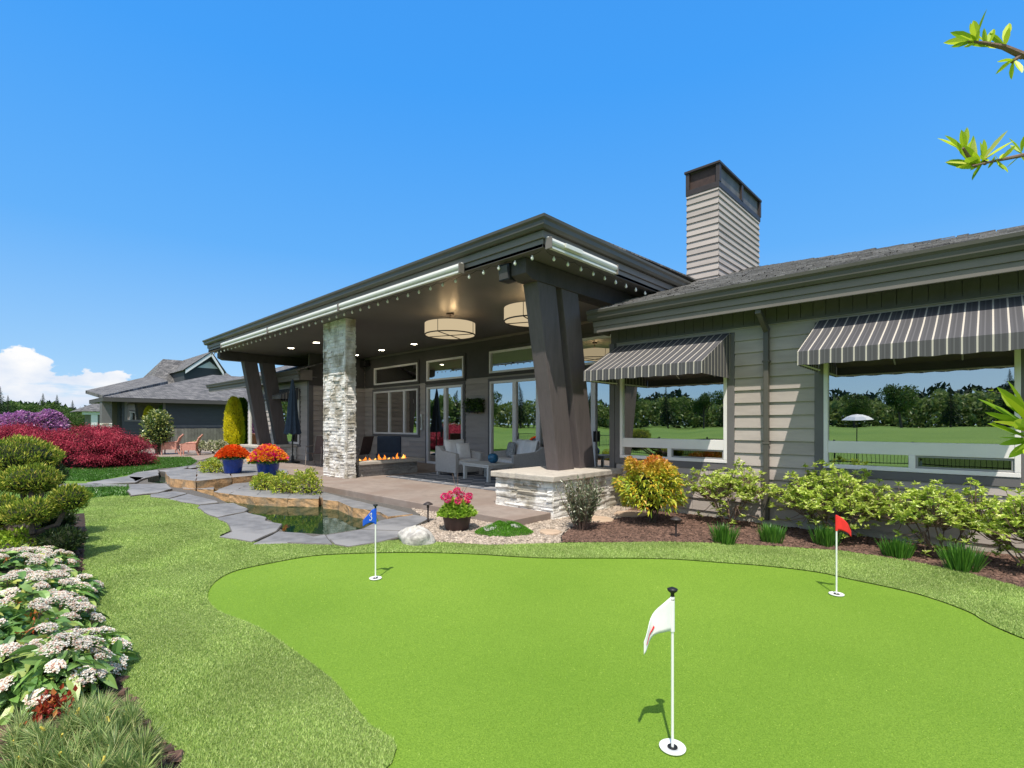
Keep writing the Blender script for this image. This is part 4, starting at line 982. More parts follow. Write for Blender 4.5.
# dining chairs
def dining(name, label, cx, cy, a, mat):
    t = thing(name, label, 'patio chair', (cx, cy, FZ), 'sling patio chairs on the porch'); T = rot(cx, cy, a); Vv = lambda *p: Vector(T(*p))
    fr = MB()
    for s_ in (-1, 1):
        x = s_*.27
        fr.tube([Vv(x, -.26, FZ), Vv(x, -.22, FZ+.42), Vv(x, .22, FZ+.40), Vv(x*.96, .38, FZ+.98)], .014, 6); fr.tube([Vv(x, .33, FZ), Vv(x, .12, FZ+.41)], .014, 6)
        fr.tube([Vv(x, -.22, FZ+.42), Vv(x*1.04, -.24, FZ+.62), Vv(x*1.04, .24, FZ+.66)], .014, 6)
    fr.tube([Vv(-.26, .38, FZ+.98), Vv(.26, .38, FZ+.98)], .014, 6); fr.tube([Vv(-.27, .2, FZ+.15), Vv(.27, .2, FZ+.15)], .01, 6)
    fr.build('frame', M['chairleg'], t)
    V = []; 
    P = [(-.22, .42), (0, .395), (.2, .40), (.26, .5), (.31, .7), (.385, .97)]
    for y, z in P: V += [T(-.25, y, FZ+z), T(.25, y, FZ+z)]
    MB().add(V, [(2*i, 2*i+1, 2*i+3, 2*i+2) for i in range(5)]).build('sling_seat', mat, t, smooth=True)
dining('patio_chair', 'brown sling patio chair left of the stone column, facing away', -16.1, 7.65, -2.55+PI, M['chairbrown'])
dining('patio_chair', 'brown sling patio chair partly hidden by the stone column edge', -15.55, 8.5, 2.4, M['chairbrown'])
dining('patio_chair', 'brown sling patio chair behind the fire table, nearest the column', -14.6, 8.3, -1.2, M['chairbrown'])
t = thing('covered_chair', 'dark blue upholstered chair behind the flames of the fire table', 'chair', (-14.0, 8.95, FZ)); T = rot(-13.9, 8.95, -2.2+PI)
m = MB(); tb(m, T, -.38, .38, .2, .36, FZ+.1, FZ+.98); tb(m, T, -.38, .38, -.35, .2, FZ+.1, FZ+.46); m.build('upholstered_body', M['bluecloth'], t, bevel=.05, seg=3)
for sx in (-1, 1):
    for sy in (-1, 1): tb(MB(), T, sx*.3-.02, sx*.3+.02, sy*.28-.02, sy*.28+.02, FZ, FZ+.11).build('leg', M['black'], t)
# closed umbrella left of the column
ux, uy = -17.9, 7.6
t = thing('garden_umbrella', 'closed navy garden umbrella standing before the far posts', 'umbrella', (ux, uy, FZ))
MB().tube([(ux, uy, FZ), (ux, uy, FZ+2.95)], .024, 8).build('pole', M['black'], t); MB().lathe([(.25, 0), (.25, .05), (.05, .09), (.04, .25), (.001, .25)], (ux, uy, FZ), 16).build('base', M['black'], t)
V = []; Fc = []; n = 32; Pf = [(.03, 2.93), (.07, 2.7), (.12, 2.2), (.17, 1.6), (.23, 1.15), (.25, 1.05)]
for i, (r_, z) in enumerate(Pf):
    for k in range(n): a = 2*PI*k/n; rr_ = r_*(1+.28*math.sin(8*a+.3*i)*min(1, i/2)); V.append((ux+rr_*math.cos(a), uy+rr_*math.sin(a), FZ+z-.06*abs(math.sin(4*a))*(i == 5)))
for i in range(5):
    for k in range(n): Fc.append((i*n+k, i*n+(k+1) % n, (i+1)*n+(k+1) % n, (i+1)*n+k))
MB().add(V, Fc).build('folded_canopy', M['navy'], t, smooth=True)

# ================================================================ PUTTING FLAGS
def numeral(pts, T, w, mat, parent, nm='numeral'):
    m = MB(); V = []
    for i, p in enumerate(pts):
        q = pts[min(i+1, len(pts)-1)]; o = pts[max(i-1, 0)]; d = Vector((q[0]-o[0], q[1]-o[1])).normalized(); nn = Vector((-d.y, d.x))*w/2
        V += [T(p[0]+nn.x, p[1]+nn.y), T(p[0]-nn.x, p[1]-nn.y)]
    m.add(V, [(2*i, 2*i+2, 2*i+3, 2*i+1) for i in range(len(pts)-1)]); return m.build(nm, mat, parent)
def flagstick(pos, h, mat, label, wind, shape, knob=True, fh=.15):
    t = thing('putting_flag', label, 'golf flag', tuple(pos)); x, y, z = pos
    MB().tube([(x, y, z+.004), (x, y, z+h-.03)], .0065, 8).build('pole', M['pole'], t)
    k = MB()
    if knob: k.lathe([(.007, -.06), (.010, -.05), (.008, -.02), (.022, -.008), (.024, 0), (.012, .006), (.001, .006)], (x, y, z+h), 14)
    else: k.lathe([(.007, -.03), (.009, -.02), (.009, -.004), (.001, 0)], (x, y, z+h), 12)
    k.build('knob', M['black'] if knob else mat, t, smooth=True)
    MB().lathe([(.045, .004), (.058, .005), (.060, .012), (.056, .014), (.045, .010), (.0235, .010), (.0235, 0)], (x, y, z), 24).build('cup', M['cup'], t, smooth=True)
    MB().lathe([(.0225, .0), (.0225, .0125), (.008, .0125)], (x, y, z), 16).build('cup_hole', M['black'], t)
    # pennant: rows along the pole, columns away from it; it droops and folds
    nu, nv = 14, 8; V = []; Fc = []; wx, wy = wind
    top = z+h-(.035 if knob else .004)
    def S(u, v):          # u: 0 pole..1 tip, v: 0 top..1 bottom
        l, dp = shape
        fo = .022*math.sin(u*7.5+.6)*u**.6; px_ = -wy
        zz = top-v*fh*(1-.62*u)-dp*u**1.5-.3*fh*u*0
        return (x+wx*l*u**.9+px_*fo, y+wy*l*u**.9+wx*fo, zz)
    for i in range(nu+1):
        for j in range(nv+1): V.append(S(i/nu, j/nv))
    for i in range(nu):
        for j in range(nv): a = i*(nv+1)+j; Fc.append((a, a+nv+1, a+nv+2, a+1))
    f = MB().add(V, Fc).build('pennant', mat, t, smooth=True); s = f.modifiers.new('thick', 'SOLIDIFY'); s.thickness = .0012
    MB().tube([(x, y, top-fh), (x, y, top)], .010, 10).build('sleeve', mat, t)
    return t, f, S
RT = Vector((C_, S_, 0))
pb = at(375.5, 579, .008); t, f, S = flagstick(pb, .715, M['flagblue'], 'small putting flag with blue pennant marked 3, at the far left of the green', (-C_*.95-.1, -S_*.9+.25), (.15, .125), fh=.15)
three = [(.30, .28), (.38, .20), (.50, .20), (.56, .30), (.50, .42), (.42, .46), (.52, .52), (.58, .64), (.50, .76), (.38, .76), (.30, .66)]
off = Vector((-(-.1+0), 0, 0))
def onflag(S, dn): return lambda u, v: tuple(Vector(S(u, v))+dn)
view = lambda p: (Vector((0, 0, EYE))-Vector(p)).normalized()*.004
numeral([(.88-a*1.1, b) for a, b in three], lambda u, v: tuple(Vector(S(u, v))+view(S(u, v))), .07, M['flagwhite'], f)
pr_ = at(836.5, 595, .008); flagstick(pr_, .70, M['flagred'], 'small putting flag with red pennant at the far right of the green', (C_*.92, S_*.92-.1), (.155, .14), knob=False, fh=.135)
pw_ = at(672.5, 749, .008); t, f, S = flagstick(pw_, .735, M['flagwhite'], 'small putting flag with white pennant and black knob nearest the viewer', (-C_*.9, -S_*.9-.2), (.14, .19), fh=.16)
numeral([(.52, .62), (.7, .66), (.88, .7)], lambda u, v: tuple(Vector(S(u, v))+view(S(u, v))), .12, surf('flag_mark', (.75, .02, .03), .8, .05, 5), f)

# ================================================================ PATH LIGHTS
def pathlight(p, h, label):
    t = thing('path_light', label, 'path light', tuple(p)); x, y, z = p
    MB().tube([p, p+Vector((0, 0, h-.04))], .013, 8).build('stem', M['dark'], t)
    MB().lathe([(.001, h+.005), (.02, h), (.07, h-.028), (.075, h-.04), (.02, h-.042), (.018, h-.09), (.001, h-.09)], p, 20).build('hat', M['dark'], t, smooth=True)
pathlight(at(428, 523, .0), .32, 'bronze path light beside the patio edge and geranium pot'); pathlight(at(676, 538, .01), .28, 'bronze path light in the bark mulch before the orange shrub')

# ================================================================ POTS AND FLOWERS
def flowerpot(pos, r, h, mat, label, fl, nfl, spread, leafm, cat='flower pot', name='flower_pot', petal=.035, hump=.25, nleaf=1500, lsize=.06, heads=0, up=0):
    t = thing(name, label, cat, tuple(pos)); x, y, z = pos
    MB().lathe([(.001, 0), (r*.72, 0), (r*.78, .02), (r*.95, h*.75), (r*.97, h*.88), (r*1.04, h*.9), (r*1.05, h), (r*.97, h), (r*.93, h*.9)], pos, 32).build('pot', mat, t, smooth=True)
    MB().lathe([(.001, h*.92), (r*.93, h*.9)], pos, 20).build('soil', M['soil'], t)
    def dome(n, s, zz, k=1.0):
        a = rng.uniform(0, 2*PI, n); q = np.sqrt(rng.uniform(0, 1, n)); R = spread*q*s
        return np.column_stack([x+R*np.cos(a), y+R*np.sin(a), z+zz+hump*(1-q*q)*rng.uniform(k, 1, n)]), np.column_stack([np.cos(a)*q, np.sin(a)*q, .7+0*a])
    P, Dd = dome(nleaf, 1, h-.05, .2); V, Q = leaves(P, Dd+rng.normal(size=P.shape)*.5, lsize*rng.uniform(.7, 1.2, len(P)), lsize*.75, st=((0, .2), (.5, 1), (1, .1))); npmesh('foliage', V, Q, leafm, t)
    if heads:      # round flower heads of many petals
        n = nfl; k = n//heads; ha = np.arange(heads)*2*PI/(heads-1)+.3; hq = np.where(np.arange(heads) == heads-1, 0, .72); Ph = np.column_stack([x+spread*hq*np.cos(ha), y+spread*hq*np.sin(ha), z+h+.06+up+hump*(1-hq*hq)*.75+rng.uniform(-.02, .03, heads)])
        for hp in Ph:
            D2 = nrm(rng.normal(size=(k, 3))); V, Q = leaves(hp+D2*.035, D2+rng.normal(size=D2.shape)*.4, petal, petal*.8); npmesh('flower_head', V, Q, fl, t)
        return t
    else:
        P, Dd = dome(nfl, 1.05, h+.02, .85); V, Q = leaves(P, Dd+rng.normal(size=P.shape)*.7, petal, petal*.9)
    npmesh('flowers', V, Q, fl, t); return t
potleaf = leafmat('pot_leaf', [(0, (.03, .09, .012)), (.6, (.10, .22, .025)), (1, (.26, .40, .05))], .3)
orange = leafmat('orange_petal', [(0, (.70, .04, .012)), (.5, (.85, .14, .015)), (.8, (.90, .28, .03)), (1, (.55, .02, .02))], .3, .02)
mixed = leafmat('mixed_petal', [(0, (.90, .36, .03)), (.34, (.9, .20, .02)), (.4, (.75, .03, .12)), (.6, (.80, .04, .30)), (.75, (.95, .60, .06)), (1, (.9, .30, .25))], .3, .02)
mixed.node_tree.nodes['Color Ramp'].color_ramp.interpolation = 'CONSTANT' if 'Color Ramp' in mixed.node_tree.nodes else 'LINEAR'
p1 = at(233, 473, .2); flowerpot(p1, .26, .42, M['bluepot'], 'glazed blue pot of orange flowers on the raised brown terrace', orange, 1500, .36, potleaf, hump=.27, petal=.085, nleaf=900)
p2 = at(268, 478.5, .2); flowerpot(p2, .26, .42, M['bluepot'], 'glazed blue pot of mixed orange and magenta flowers, right of the orange one', mixed, 1500, .40, potleaf, hump=.34, petal=.085, nleaf=900)
gl_ = leafmat('geranium_leaf', [(0, (.12, .24, .02)), (.5, (.32, .52, .05)), (1, (.55, .68, .12))], .3)
gp_ = leafmat('geranium_petal', [(0, (.80, .02, .22)), (.55, (.85, .03, .33)), (.72, (.88, .22, .16)), (1, (.9, .35, .25))], .3, .02)
p3 = at(457, 530, .01); t = flowerpot(p3, .21, .26, M['brownpot'], 'round brown pot of pink geraniums at the patio edge', gp_, 900, .25, gl_, heads=8, hump=.22, petal=.03, nleaf=1300, lsize=.06, up=.05)
m = MB()
for dx, dy, hh in ((-.16, .05, .78), (.02, .0, .80), (.22, .02, .66), (.08, .05, .6)):
    m.tube([p3+Vector((0, 0, .26)), p3+Vector((dx*.4, dy, .5)), p3+Vector((dx, dy, hh))], [.006, .004, .002], 5)
m.build('bare_twigs', M['twig'], t)
# thyme mat with small white flowers
cth = at(504, 534.5, .0); n = 26000; a = rng.uniform(0, 2*PI, n); q = np.sqrt(rng.uniform(0, 1, n)); rx, ry = .40, .24
P = np.column_stack([q*np.cos(a)*rx, q*np.sin(a)*ry, .12*(1-q**2.5)*(1+.25*np.sin(a*3+q*4))+rng.uniform(0, .022, n)])
Rz = np.array([[C_, -S_], [S_, C_]]); P[:, :2] = P[:, :2] @ Rz.T
t = thing('thyme_mat', 'low bright green thyme mat dotted with tiny white flowers', 'ground plant', (cth.x, cth.y, .01))
V, Q = leaves(P+np.array([cth.x, cth.y, .01]), rng.normal(size=P.shape)*.5+[0, 0, 1], .014, .006); npmesh('foliage', V, Q, leafmat('thyme_leaf', [(0, (.05, .17, .01)), (.6, (.11, .33, .02)), (1, (.22, .46, .04))]), t)
Pf_ = []
for cx_, cy_, r_, k_ in ((-.18, -.10, .07, 260), (.16, -.08, .05, 130), (-.02, .14, .05, 90), (-.2, .1, .03, 40)):
    aa = rng.uniform(0, 2*PI, k_); qq = np.sqrt(rng.uniform(0, 1, k_)); xx = cx_+qq*r_*np.cos(aa)*1.3; yy = cy_+qq*r_*np.sin(aa); X_ = xx*C_-yy*S_; Y_ = xx*S_+yy*C_
    Pf_.append(np.column_stack([X_+cth.x, Y_+cth.y, .14-.10*((xx/rx)**2+(yy/ry)**2)+.012+rng.uniform(0, .015, len(xx))]))
Pf_ = np.concatenate(Pf_); V, Q = leaves(Pf_, rng.normal(size=Pf_.shape)*.6+[0, 0, 1], .013, .012); white = leafmat('white_petal', [(0, (.75, .75, .70)), (1, (.85, .83, .78))], .3, .02); npmesh('flowers', V, Q, white, t)
# ================================================================ SHRUBS
def stems(parent, c, tips, r0, mat, base_spread=.05, name='stem', seed=0):
    m = MB(); rr = random.Random(seed); c = Vector(c)
    for tp in tips:
        tp = Vector(tp); b = c+Vector((rr.uniform(-1, 1), rr.uniform(-1, 1), 0))*base_spread; mid = b.lerp(tp, .5)+Vector((rr.uniform(-.06, .06), rr.uniform(-.06, .06), .04))
        m.tube([b, mid, tp], [r0, r0*.65, r0*.3], 5, cap=False)
    return m.build(name, mat, parent)
def ball_shrub(name, label, cat, pos, rx, ry, rz, zc, n, ll, lw, mat, inner=None, lump=.12, seed=1, group=None, core=True, fold=.25, st=((0, 0), (.45, 1), (1, 0)), droop=.1, shell=.35, outw=.8, rough=.6):
    """dense shrub: leaves through an uneven shell round a dark heart, on a short stem"""
    t = thing(name, label, cat, tuple(pos), group); p = np.array(pos); r = np.random.default_rng(seed)
    D = nrm(r.normal(size=(n, 3))); D[:, 2] = np.where(D[:, 2] < -.55, -D[:, 2], D[:, 2])
    k = r.uniform(2, 4.5, (5, 3)); ph_ = r.uniform(0, 6, 5)
    q = 1+lump*sum(np.sin(D @ k[i]*1.6+ph_[i]) for i in range(5))/2.0
    q2 = q*(1-shell*r.uniform(0, 1, n)**1.7)
    c = p+np.array([0, 0, zc]); P = c+D*q2[:, None]*np.array([rx, ry, rz]); k2 = P[:, 2] > p[2]+.02
    P, D = P[k2], D[k2]
    V, Q = leaves(P, D*outw+r.normal(size=P.shape)*rough+[0, 0, .25], ll*r.uniform(.6, 1.2, len(P)), lw*r.uniform(.7, 1.15, len(P)), fold=fold, st=st, droop=droop)
    npmesh('foliage', V, Q, mat, t)
    if core:
        tips = [tuple(c+nrm(r.normal(size=3))*np.array([rx, ry, rz])*.6+np.array([0, 0, .05])) for _ in range(14)]
        stems(t, pos, tips, .014 if rz < 1 else .05, M['bark'], rx*.12)
    return t
def core_mesh(t, c, rx, ry, rz, mat):  # solid dark body filling the inside of the foliage
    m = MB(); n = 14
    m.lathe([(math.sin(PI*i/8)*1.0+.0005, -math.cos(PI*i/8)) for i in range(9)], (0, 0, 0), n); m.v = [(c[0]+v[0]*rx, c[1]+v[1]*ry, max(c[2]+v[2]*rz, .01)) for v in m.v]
    return m.build('dark_core', mat, t, smooth=True)
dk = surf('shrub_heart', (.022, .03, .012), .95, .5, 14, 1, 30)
nand = leafmat('nandina_leaf', [(0, (.20, .32, .03)), (.35, (.40, .50, .05)), (.7, (.66, .64, .06)), (.9, (.70, .48, .05)), (1, (.60, .22, .04))], .35, zr=(.70, 1.05), zcols=[(0, (.62, .44, .04)), (.35, (.72, .26, .04)), (.7, (.68, .12, .05)), (1, (.60, .50, .06))])
t = ball_shrub('nandina_shrub', 'round shrub with orange tips and yellow green leaves below the nearer awning', 'shrub', (-3.70, 6.9, .012), .46, .44, .46, .52, 5200, .085, .034, nand, lump=.14, seed=3, droop=.35, shell=.5)
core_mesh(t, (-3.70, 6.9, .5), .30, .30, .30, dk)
# azaleas: whorls of leaves on open stems
azm = leafmat('azalea_leaf', [(0, (.24, .36, .04)), (.35, (.45, .57, .08)), (.75, (.66, .76, .16)), (1, (.80, .82, .34))], .38, .04)
def azalea(pos, rx, h, nt_, label, seed, dens=1.0, ry=None):
    t = thing('azalea_shrub', label, 'shrub', tuple(pos), 'light green azaleas along the wall'); r = np.random.default_rng(seed); ry = ry or rx*.6
    tips = []
    while len(tips) < nt_:
        d = nrm(r.normal(size=3)); d[2] = abs(d[2]) if r.uniform() < .8 else d[2]
        q = r.uniform(.45, 1.05); q *= 1+.22*math.sin(3*math.atan2(d[1], d[0])+seed)
        z = h*.5+d[2]*h*.5*q
        if z < h*.09: continue
        tips.append((pos[0]+d[0]*rx*q, pos[1]+d[1]*ry*q, pos[2]+z))
    T_ = np.array(tips); hubs = []
    m = MB(); rr = random.Random(seed)
    for i in range(9):
        a = 2*PI*i/9+rr.uniform(-.3, .3); q = rr.uniform(.3, .6); hubs.append(Vector((pos[0]+rx*q*math.cos(a), pos[1]+ry*q*math.sin(a), pos[2]+h*rr.uniform(.3, .5))))
        b = Vector(pos)+Vector((rr.uniform(-.07, .07), rr.uniform(-.07, .07), 0)); m.tube([b, b.lerp(hubs[-1], .5)+Vector((0, 0, -.04)), hubs[-1]], [.013, .010, .007], 6, cap=False)
    for tp in tips:
        tp = Vector(tp); hb = min(hubs, key=lambda q_: (q_-tp).length); m.tube([hb, hb.lerp(tp, .55)+Vector((0, 0, -.03)), tp], [.005, .004, .0025], 4, cap=False)
    m.build('stem', M['twig'], t)
    k = 10; P = np.repeat(T_, k, 0); a = np.tile(np.arange(k)*2.4, len(T_))+np.repeat(r.uniform(0, 6, len(T_)), k); el = np.tile(np.linspace(.15, 1.5, k), len(T_))
    D = np.column_stack([np.cos(a)*np.cos(el*.8), np.sin(a)*np.cos(el*.8), np.sin(el*.8)])+r.normal(size=(len(P), 3))*.18
    P = P-np.array([0, 0, 1])*(r.uniform(0, .03, len(P)))[:, None]
    V, Q = leaves(P, D, .074*r.uniform(.6, 1.15, len(P)), .028*r.uniform(.8, 1.2, len(P)), fold=.3, droop=.25); npmesh('foliage', V, Q, azm, t)
azalea((-2.78, 7.5, .012), .60, .92, 300, 'open light green azalea between the orange shrub and the downspout', 11)
azalea((-1.47, 7.45, .012), .68, .90, 720, 'fullest light green azalea behind the red putting flag', 12, ry=.45)
azalea((-.42, 7.3, .012), .60, .82, 400, 'light green azalea under the large window, left of the last one', 13)
azalea((.32, 7.15, .012), .54, .80, 330, 'light green azalea at the right edge of the photo', 14)
azalea((1.35, 7.1, .012), .55, .75, 110, 'light green azalea beyond the right edge by the house corner', 15)
# grey-leaved shrub
gm = leafmat('grey_leaf', [(0, (.06, .08, .04)), (.5, (.14, .17, .09)), (.85, (.28, .29, .17)), (1, (.42, .40, .28))], .2, .08)
pos = Vector((-4.17, 5.80, .012)); t = thing('pieris_shrub', 'upright grey green shrub in front of the stone plinth', 'shrub', tuple(pos)); r = np.random.default_rng(5); m = MB(); PL = []; DL = []
for i in range(130):
    a = r.uniform(0, 2*PI); l = r.uniform(.35, .74); sp_ = r.uniform(.08, .55); d = Vector((math.cos(a)*sp_, math.sin(a)*sp_, 1)).normalized(); b = pos+Vector((math.cos(a), math.sin(a), 0))*r.uniform(0, .09)
    tp = b+d*l; m.tube([b, tp], [.006, .002], 4, cap=False)
    for q in np.linspace(.3, 1, 16):
        PL.append(b.lerp(tp, q)); DL.append(d+Vector(r.normal(size=3))*.8)
m.build('stem', M['twig'], t); V, Q = leaves(np.array(PL), np.array(DL), .058, .022); npmesh('foliage', V, Q, gm, t)
# daylilies
dm = leafmat('daylily_leaf', [(0, (.03, .12, .012)), (.5, (.07, .22, .02)), (1, (.16, .36, .04))], .3, .08)
for i, (x, y, s, lb) in enumerate([(720, 545.5, 1.0, 'clump of green daylily leaves farthest left, before the open azalea'), (768, 545, .95, 'clump of green daylily leaves second from the left'), (823, 548, 1.0, 'clump of green daylily leaves just behind the red flag'), (895, 560, .9, 'clump of green daylily leaves second from the right'), (961, 574, 1.12, 'largest clump of green daylily leaves, farthest right')]):
    p = at(x, y, .012); p.y += .12; t = thing('daylily', lb, 'daylily', tuple(p), 'daylily clumps along the bed edge'); n = 260
    a = rng.uniform(0, 2*PI, n); q = rng.uniform(0, 1, n); P = np.column_stack([p.x+.12*q*np.cos(a), p.y+.08*q*np.sin(a), np.full(n, p.z)]); sl = .05+.26*q
    D = np.column_stack([np.cos(a)*sl, np.sin(a)*sl, np.ones(n)])+rng.normal(size=(n, 3))*.08
    V, Q = leaves(P, D, s*.33*rng.uniform(.6, 1.1, n), .012, fold=.3, droop=.22, st=((0, .6), (.3, 1), (.65, .8), (1, 0)), up=np.array([0, 0, .01])+np.column_stack([np.cos(a), np.sin(a), 0*a])); npmesh('leaf_tuft', V, Q, dm, t)

# plants on the terrace between pond and patio
tl = leafmat('terrace_leaf', [(0, (.16, .26, .03)), (.5, (.40, .50, .06)), (.9, (.62, .62, .10)), (1, (.50, .34, .08))], .35, .02)
for px, py, rx, h, lb, sd_ in [(263, 489, .3, .22, 'low yellowish plant at the left of the terrace planting', 1), (283, 492, .36, .26, 'low yellow green plant in the middle of the terrace planting', 2), (307, 493, .36, .30, 'brightest yellow green plant at the right of the terrace planting', 3), (212, 472, .4, .2, 'sparse green and tan plants left of the orange flower pot', 4)]:
    p = at(px, py, .05 if px > 230 else .2); ball_shrub('ground_plant', lb, 'plant', tuple(p), rx, rx*.7, h, h*.5, 1500, .06, .03, tl, seed=sd_, group='low plants on the pond terrace', lump=.2)
bl = leafmat('iris_leaf', [(0, (.10, .22, .12)), (1, (.25, .40, .22))], .25)
p = at(274, 487, .05); t = thing('iris_clump', 'blue green grassy clump among the yellow terrace plants', 'plant', tuple(p)); n = 160; a = rng.uniform(0, 2*PI, n); D = np.column_stack([np.cos(a)*.4, np.sin(a)*.4, np.ones(n)])+rng.normal(size=(n, 3))*.15
V, Q = leaves(np.tile(np.array(p), (n, 1))+rng.normal(size=(n, 3))*[.12, .1, 0], D, .4*rng.uniform(.5, 1.1, n), .018, droop=.3); npmesh('leaf_tuft', V, Q, bl, t)
V, Q = chips(z150([(418, 268), (440, 262), (560, 282), (650, 288), (600, 292), (480, 285)], 0), 500, .06, .05, .6)
tag(npmesh('terrace_gravel', V, Q, M['gravel']), 'pale gravel strip in front of the terrace plants', 'gravel', kind='stuff')

# ---------------------------------------------------------------- clipped conifer on the left (cloud pruned)
cm_ = leafmat('conifer_tip', [(0, (.06, .12, .015)), (.4, (.19, .29, .035)), (.75, (.44, .50, .06)), (1, (.70, .58, .13))], .25, .02)
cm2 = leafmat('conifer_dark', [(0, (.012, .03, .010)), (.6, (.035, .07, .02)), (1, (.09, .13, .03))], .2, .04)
base = Vector((-7.35, .42, 0)); t = thing('cloud_pruned_conifer', 'cloud pruned conifer with rounded tiers and golden tips at the left edge', 'conifer', tuple(base))
tk = MB(); 
pads = []
def padat(px, py, dist, rx, rz):     # centre of a tier at a chosen distance in front of the eye
    r_ = ray(px, py); return Vector((r_.x*dist, r_.y*dist, EYE+r_.z*dist)), rx, rz
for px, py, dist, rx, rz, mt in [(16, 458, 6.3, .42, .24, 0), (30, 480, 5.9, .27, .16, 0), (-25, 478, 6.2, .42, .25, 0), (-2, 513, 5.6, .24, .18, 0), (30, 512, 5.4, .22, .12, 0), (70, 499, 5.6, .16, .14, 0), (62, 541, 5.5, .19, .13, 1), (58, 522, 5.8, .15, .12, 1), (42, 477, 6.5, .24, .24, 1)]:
    c, rx, rz = padat(px, py, dist, rx, rz)
    if c.z-rz < .03: c.z = rz+.03
    n = int(26000*rx*rx+900); D = nrm(rng.normal(size=(n, 3))); q = 1-.25*rng.uniform(0, 1, n)**2; q *= 1+.06*np.sin(D[:, 0]*9+px)+.06*np.sin(D[:, 1]*8+D[:, 2]*7)
    P = np.array(c)+D*q[:, None]*np.array([rx, rx, rz]); V, Q = leaves(P, D*.7+rng.normal(size=P.shape)*.45+[0, 0, .7], .055*rng.uniform(.5, 1.2, n), .012, droop=0)
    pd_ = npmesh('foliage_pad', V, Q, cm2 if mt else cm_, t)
    mm_ = MB(); mm_.lathe([(math.sin(PI*i/8)+.0005, -math.cos(PI*i/8)) for i in range(9)], (0, 0, 0), 14); mm_.v = [(c[0]+v[0]*rx*.84, c[1]+v[1]*rx*.84, c[2]+v[2]*rz*.84) for v in mm_.v]; mm_.build('dark_core', dk, pd_, smooth=True)  # dark solid core inside each pad
    tk.tube([base+Vector((-.1, 0, min(.5, c.z*.5))), base.lerp(c, .6), c], [.035, .03, .02], 6)
tk.build('trunk', M['bark'], t)
# bright low plant in front of it
bm2 = leafmat('lime_leaf', [(0, (.16, .28, .02)), (.5, (.34, .50, .04)), (1, (.52, .62, .08))], .35)
p = at(20, 560, .01); ball_shrub('lime_shrub', 'low lime green plant between the clipped conifer and the flowering shrub', 'shrub', tuple(p), .42, .42, .20, .12, 2600, .07, .022, bm2, seed=8, core=False)

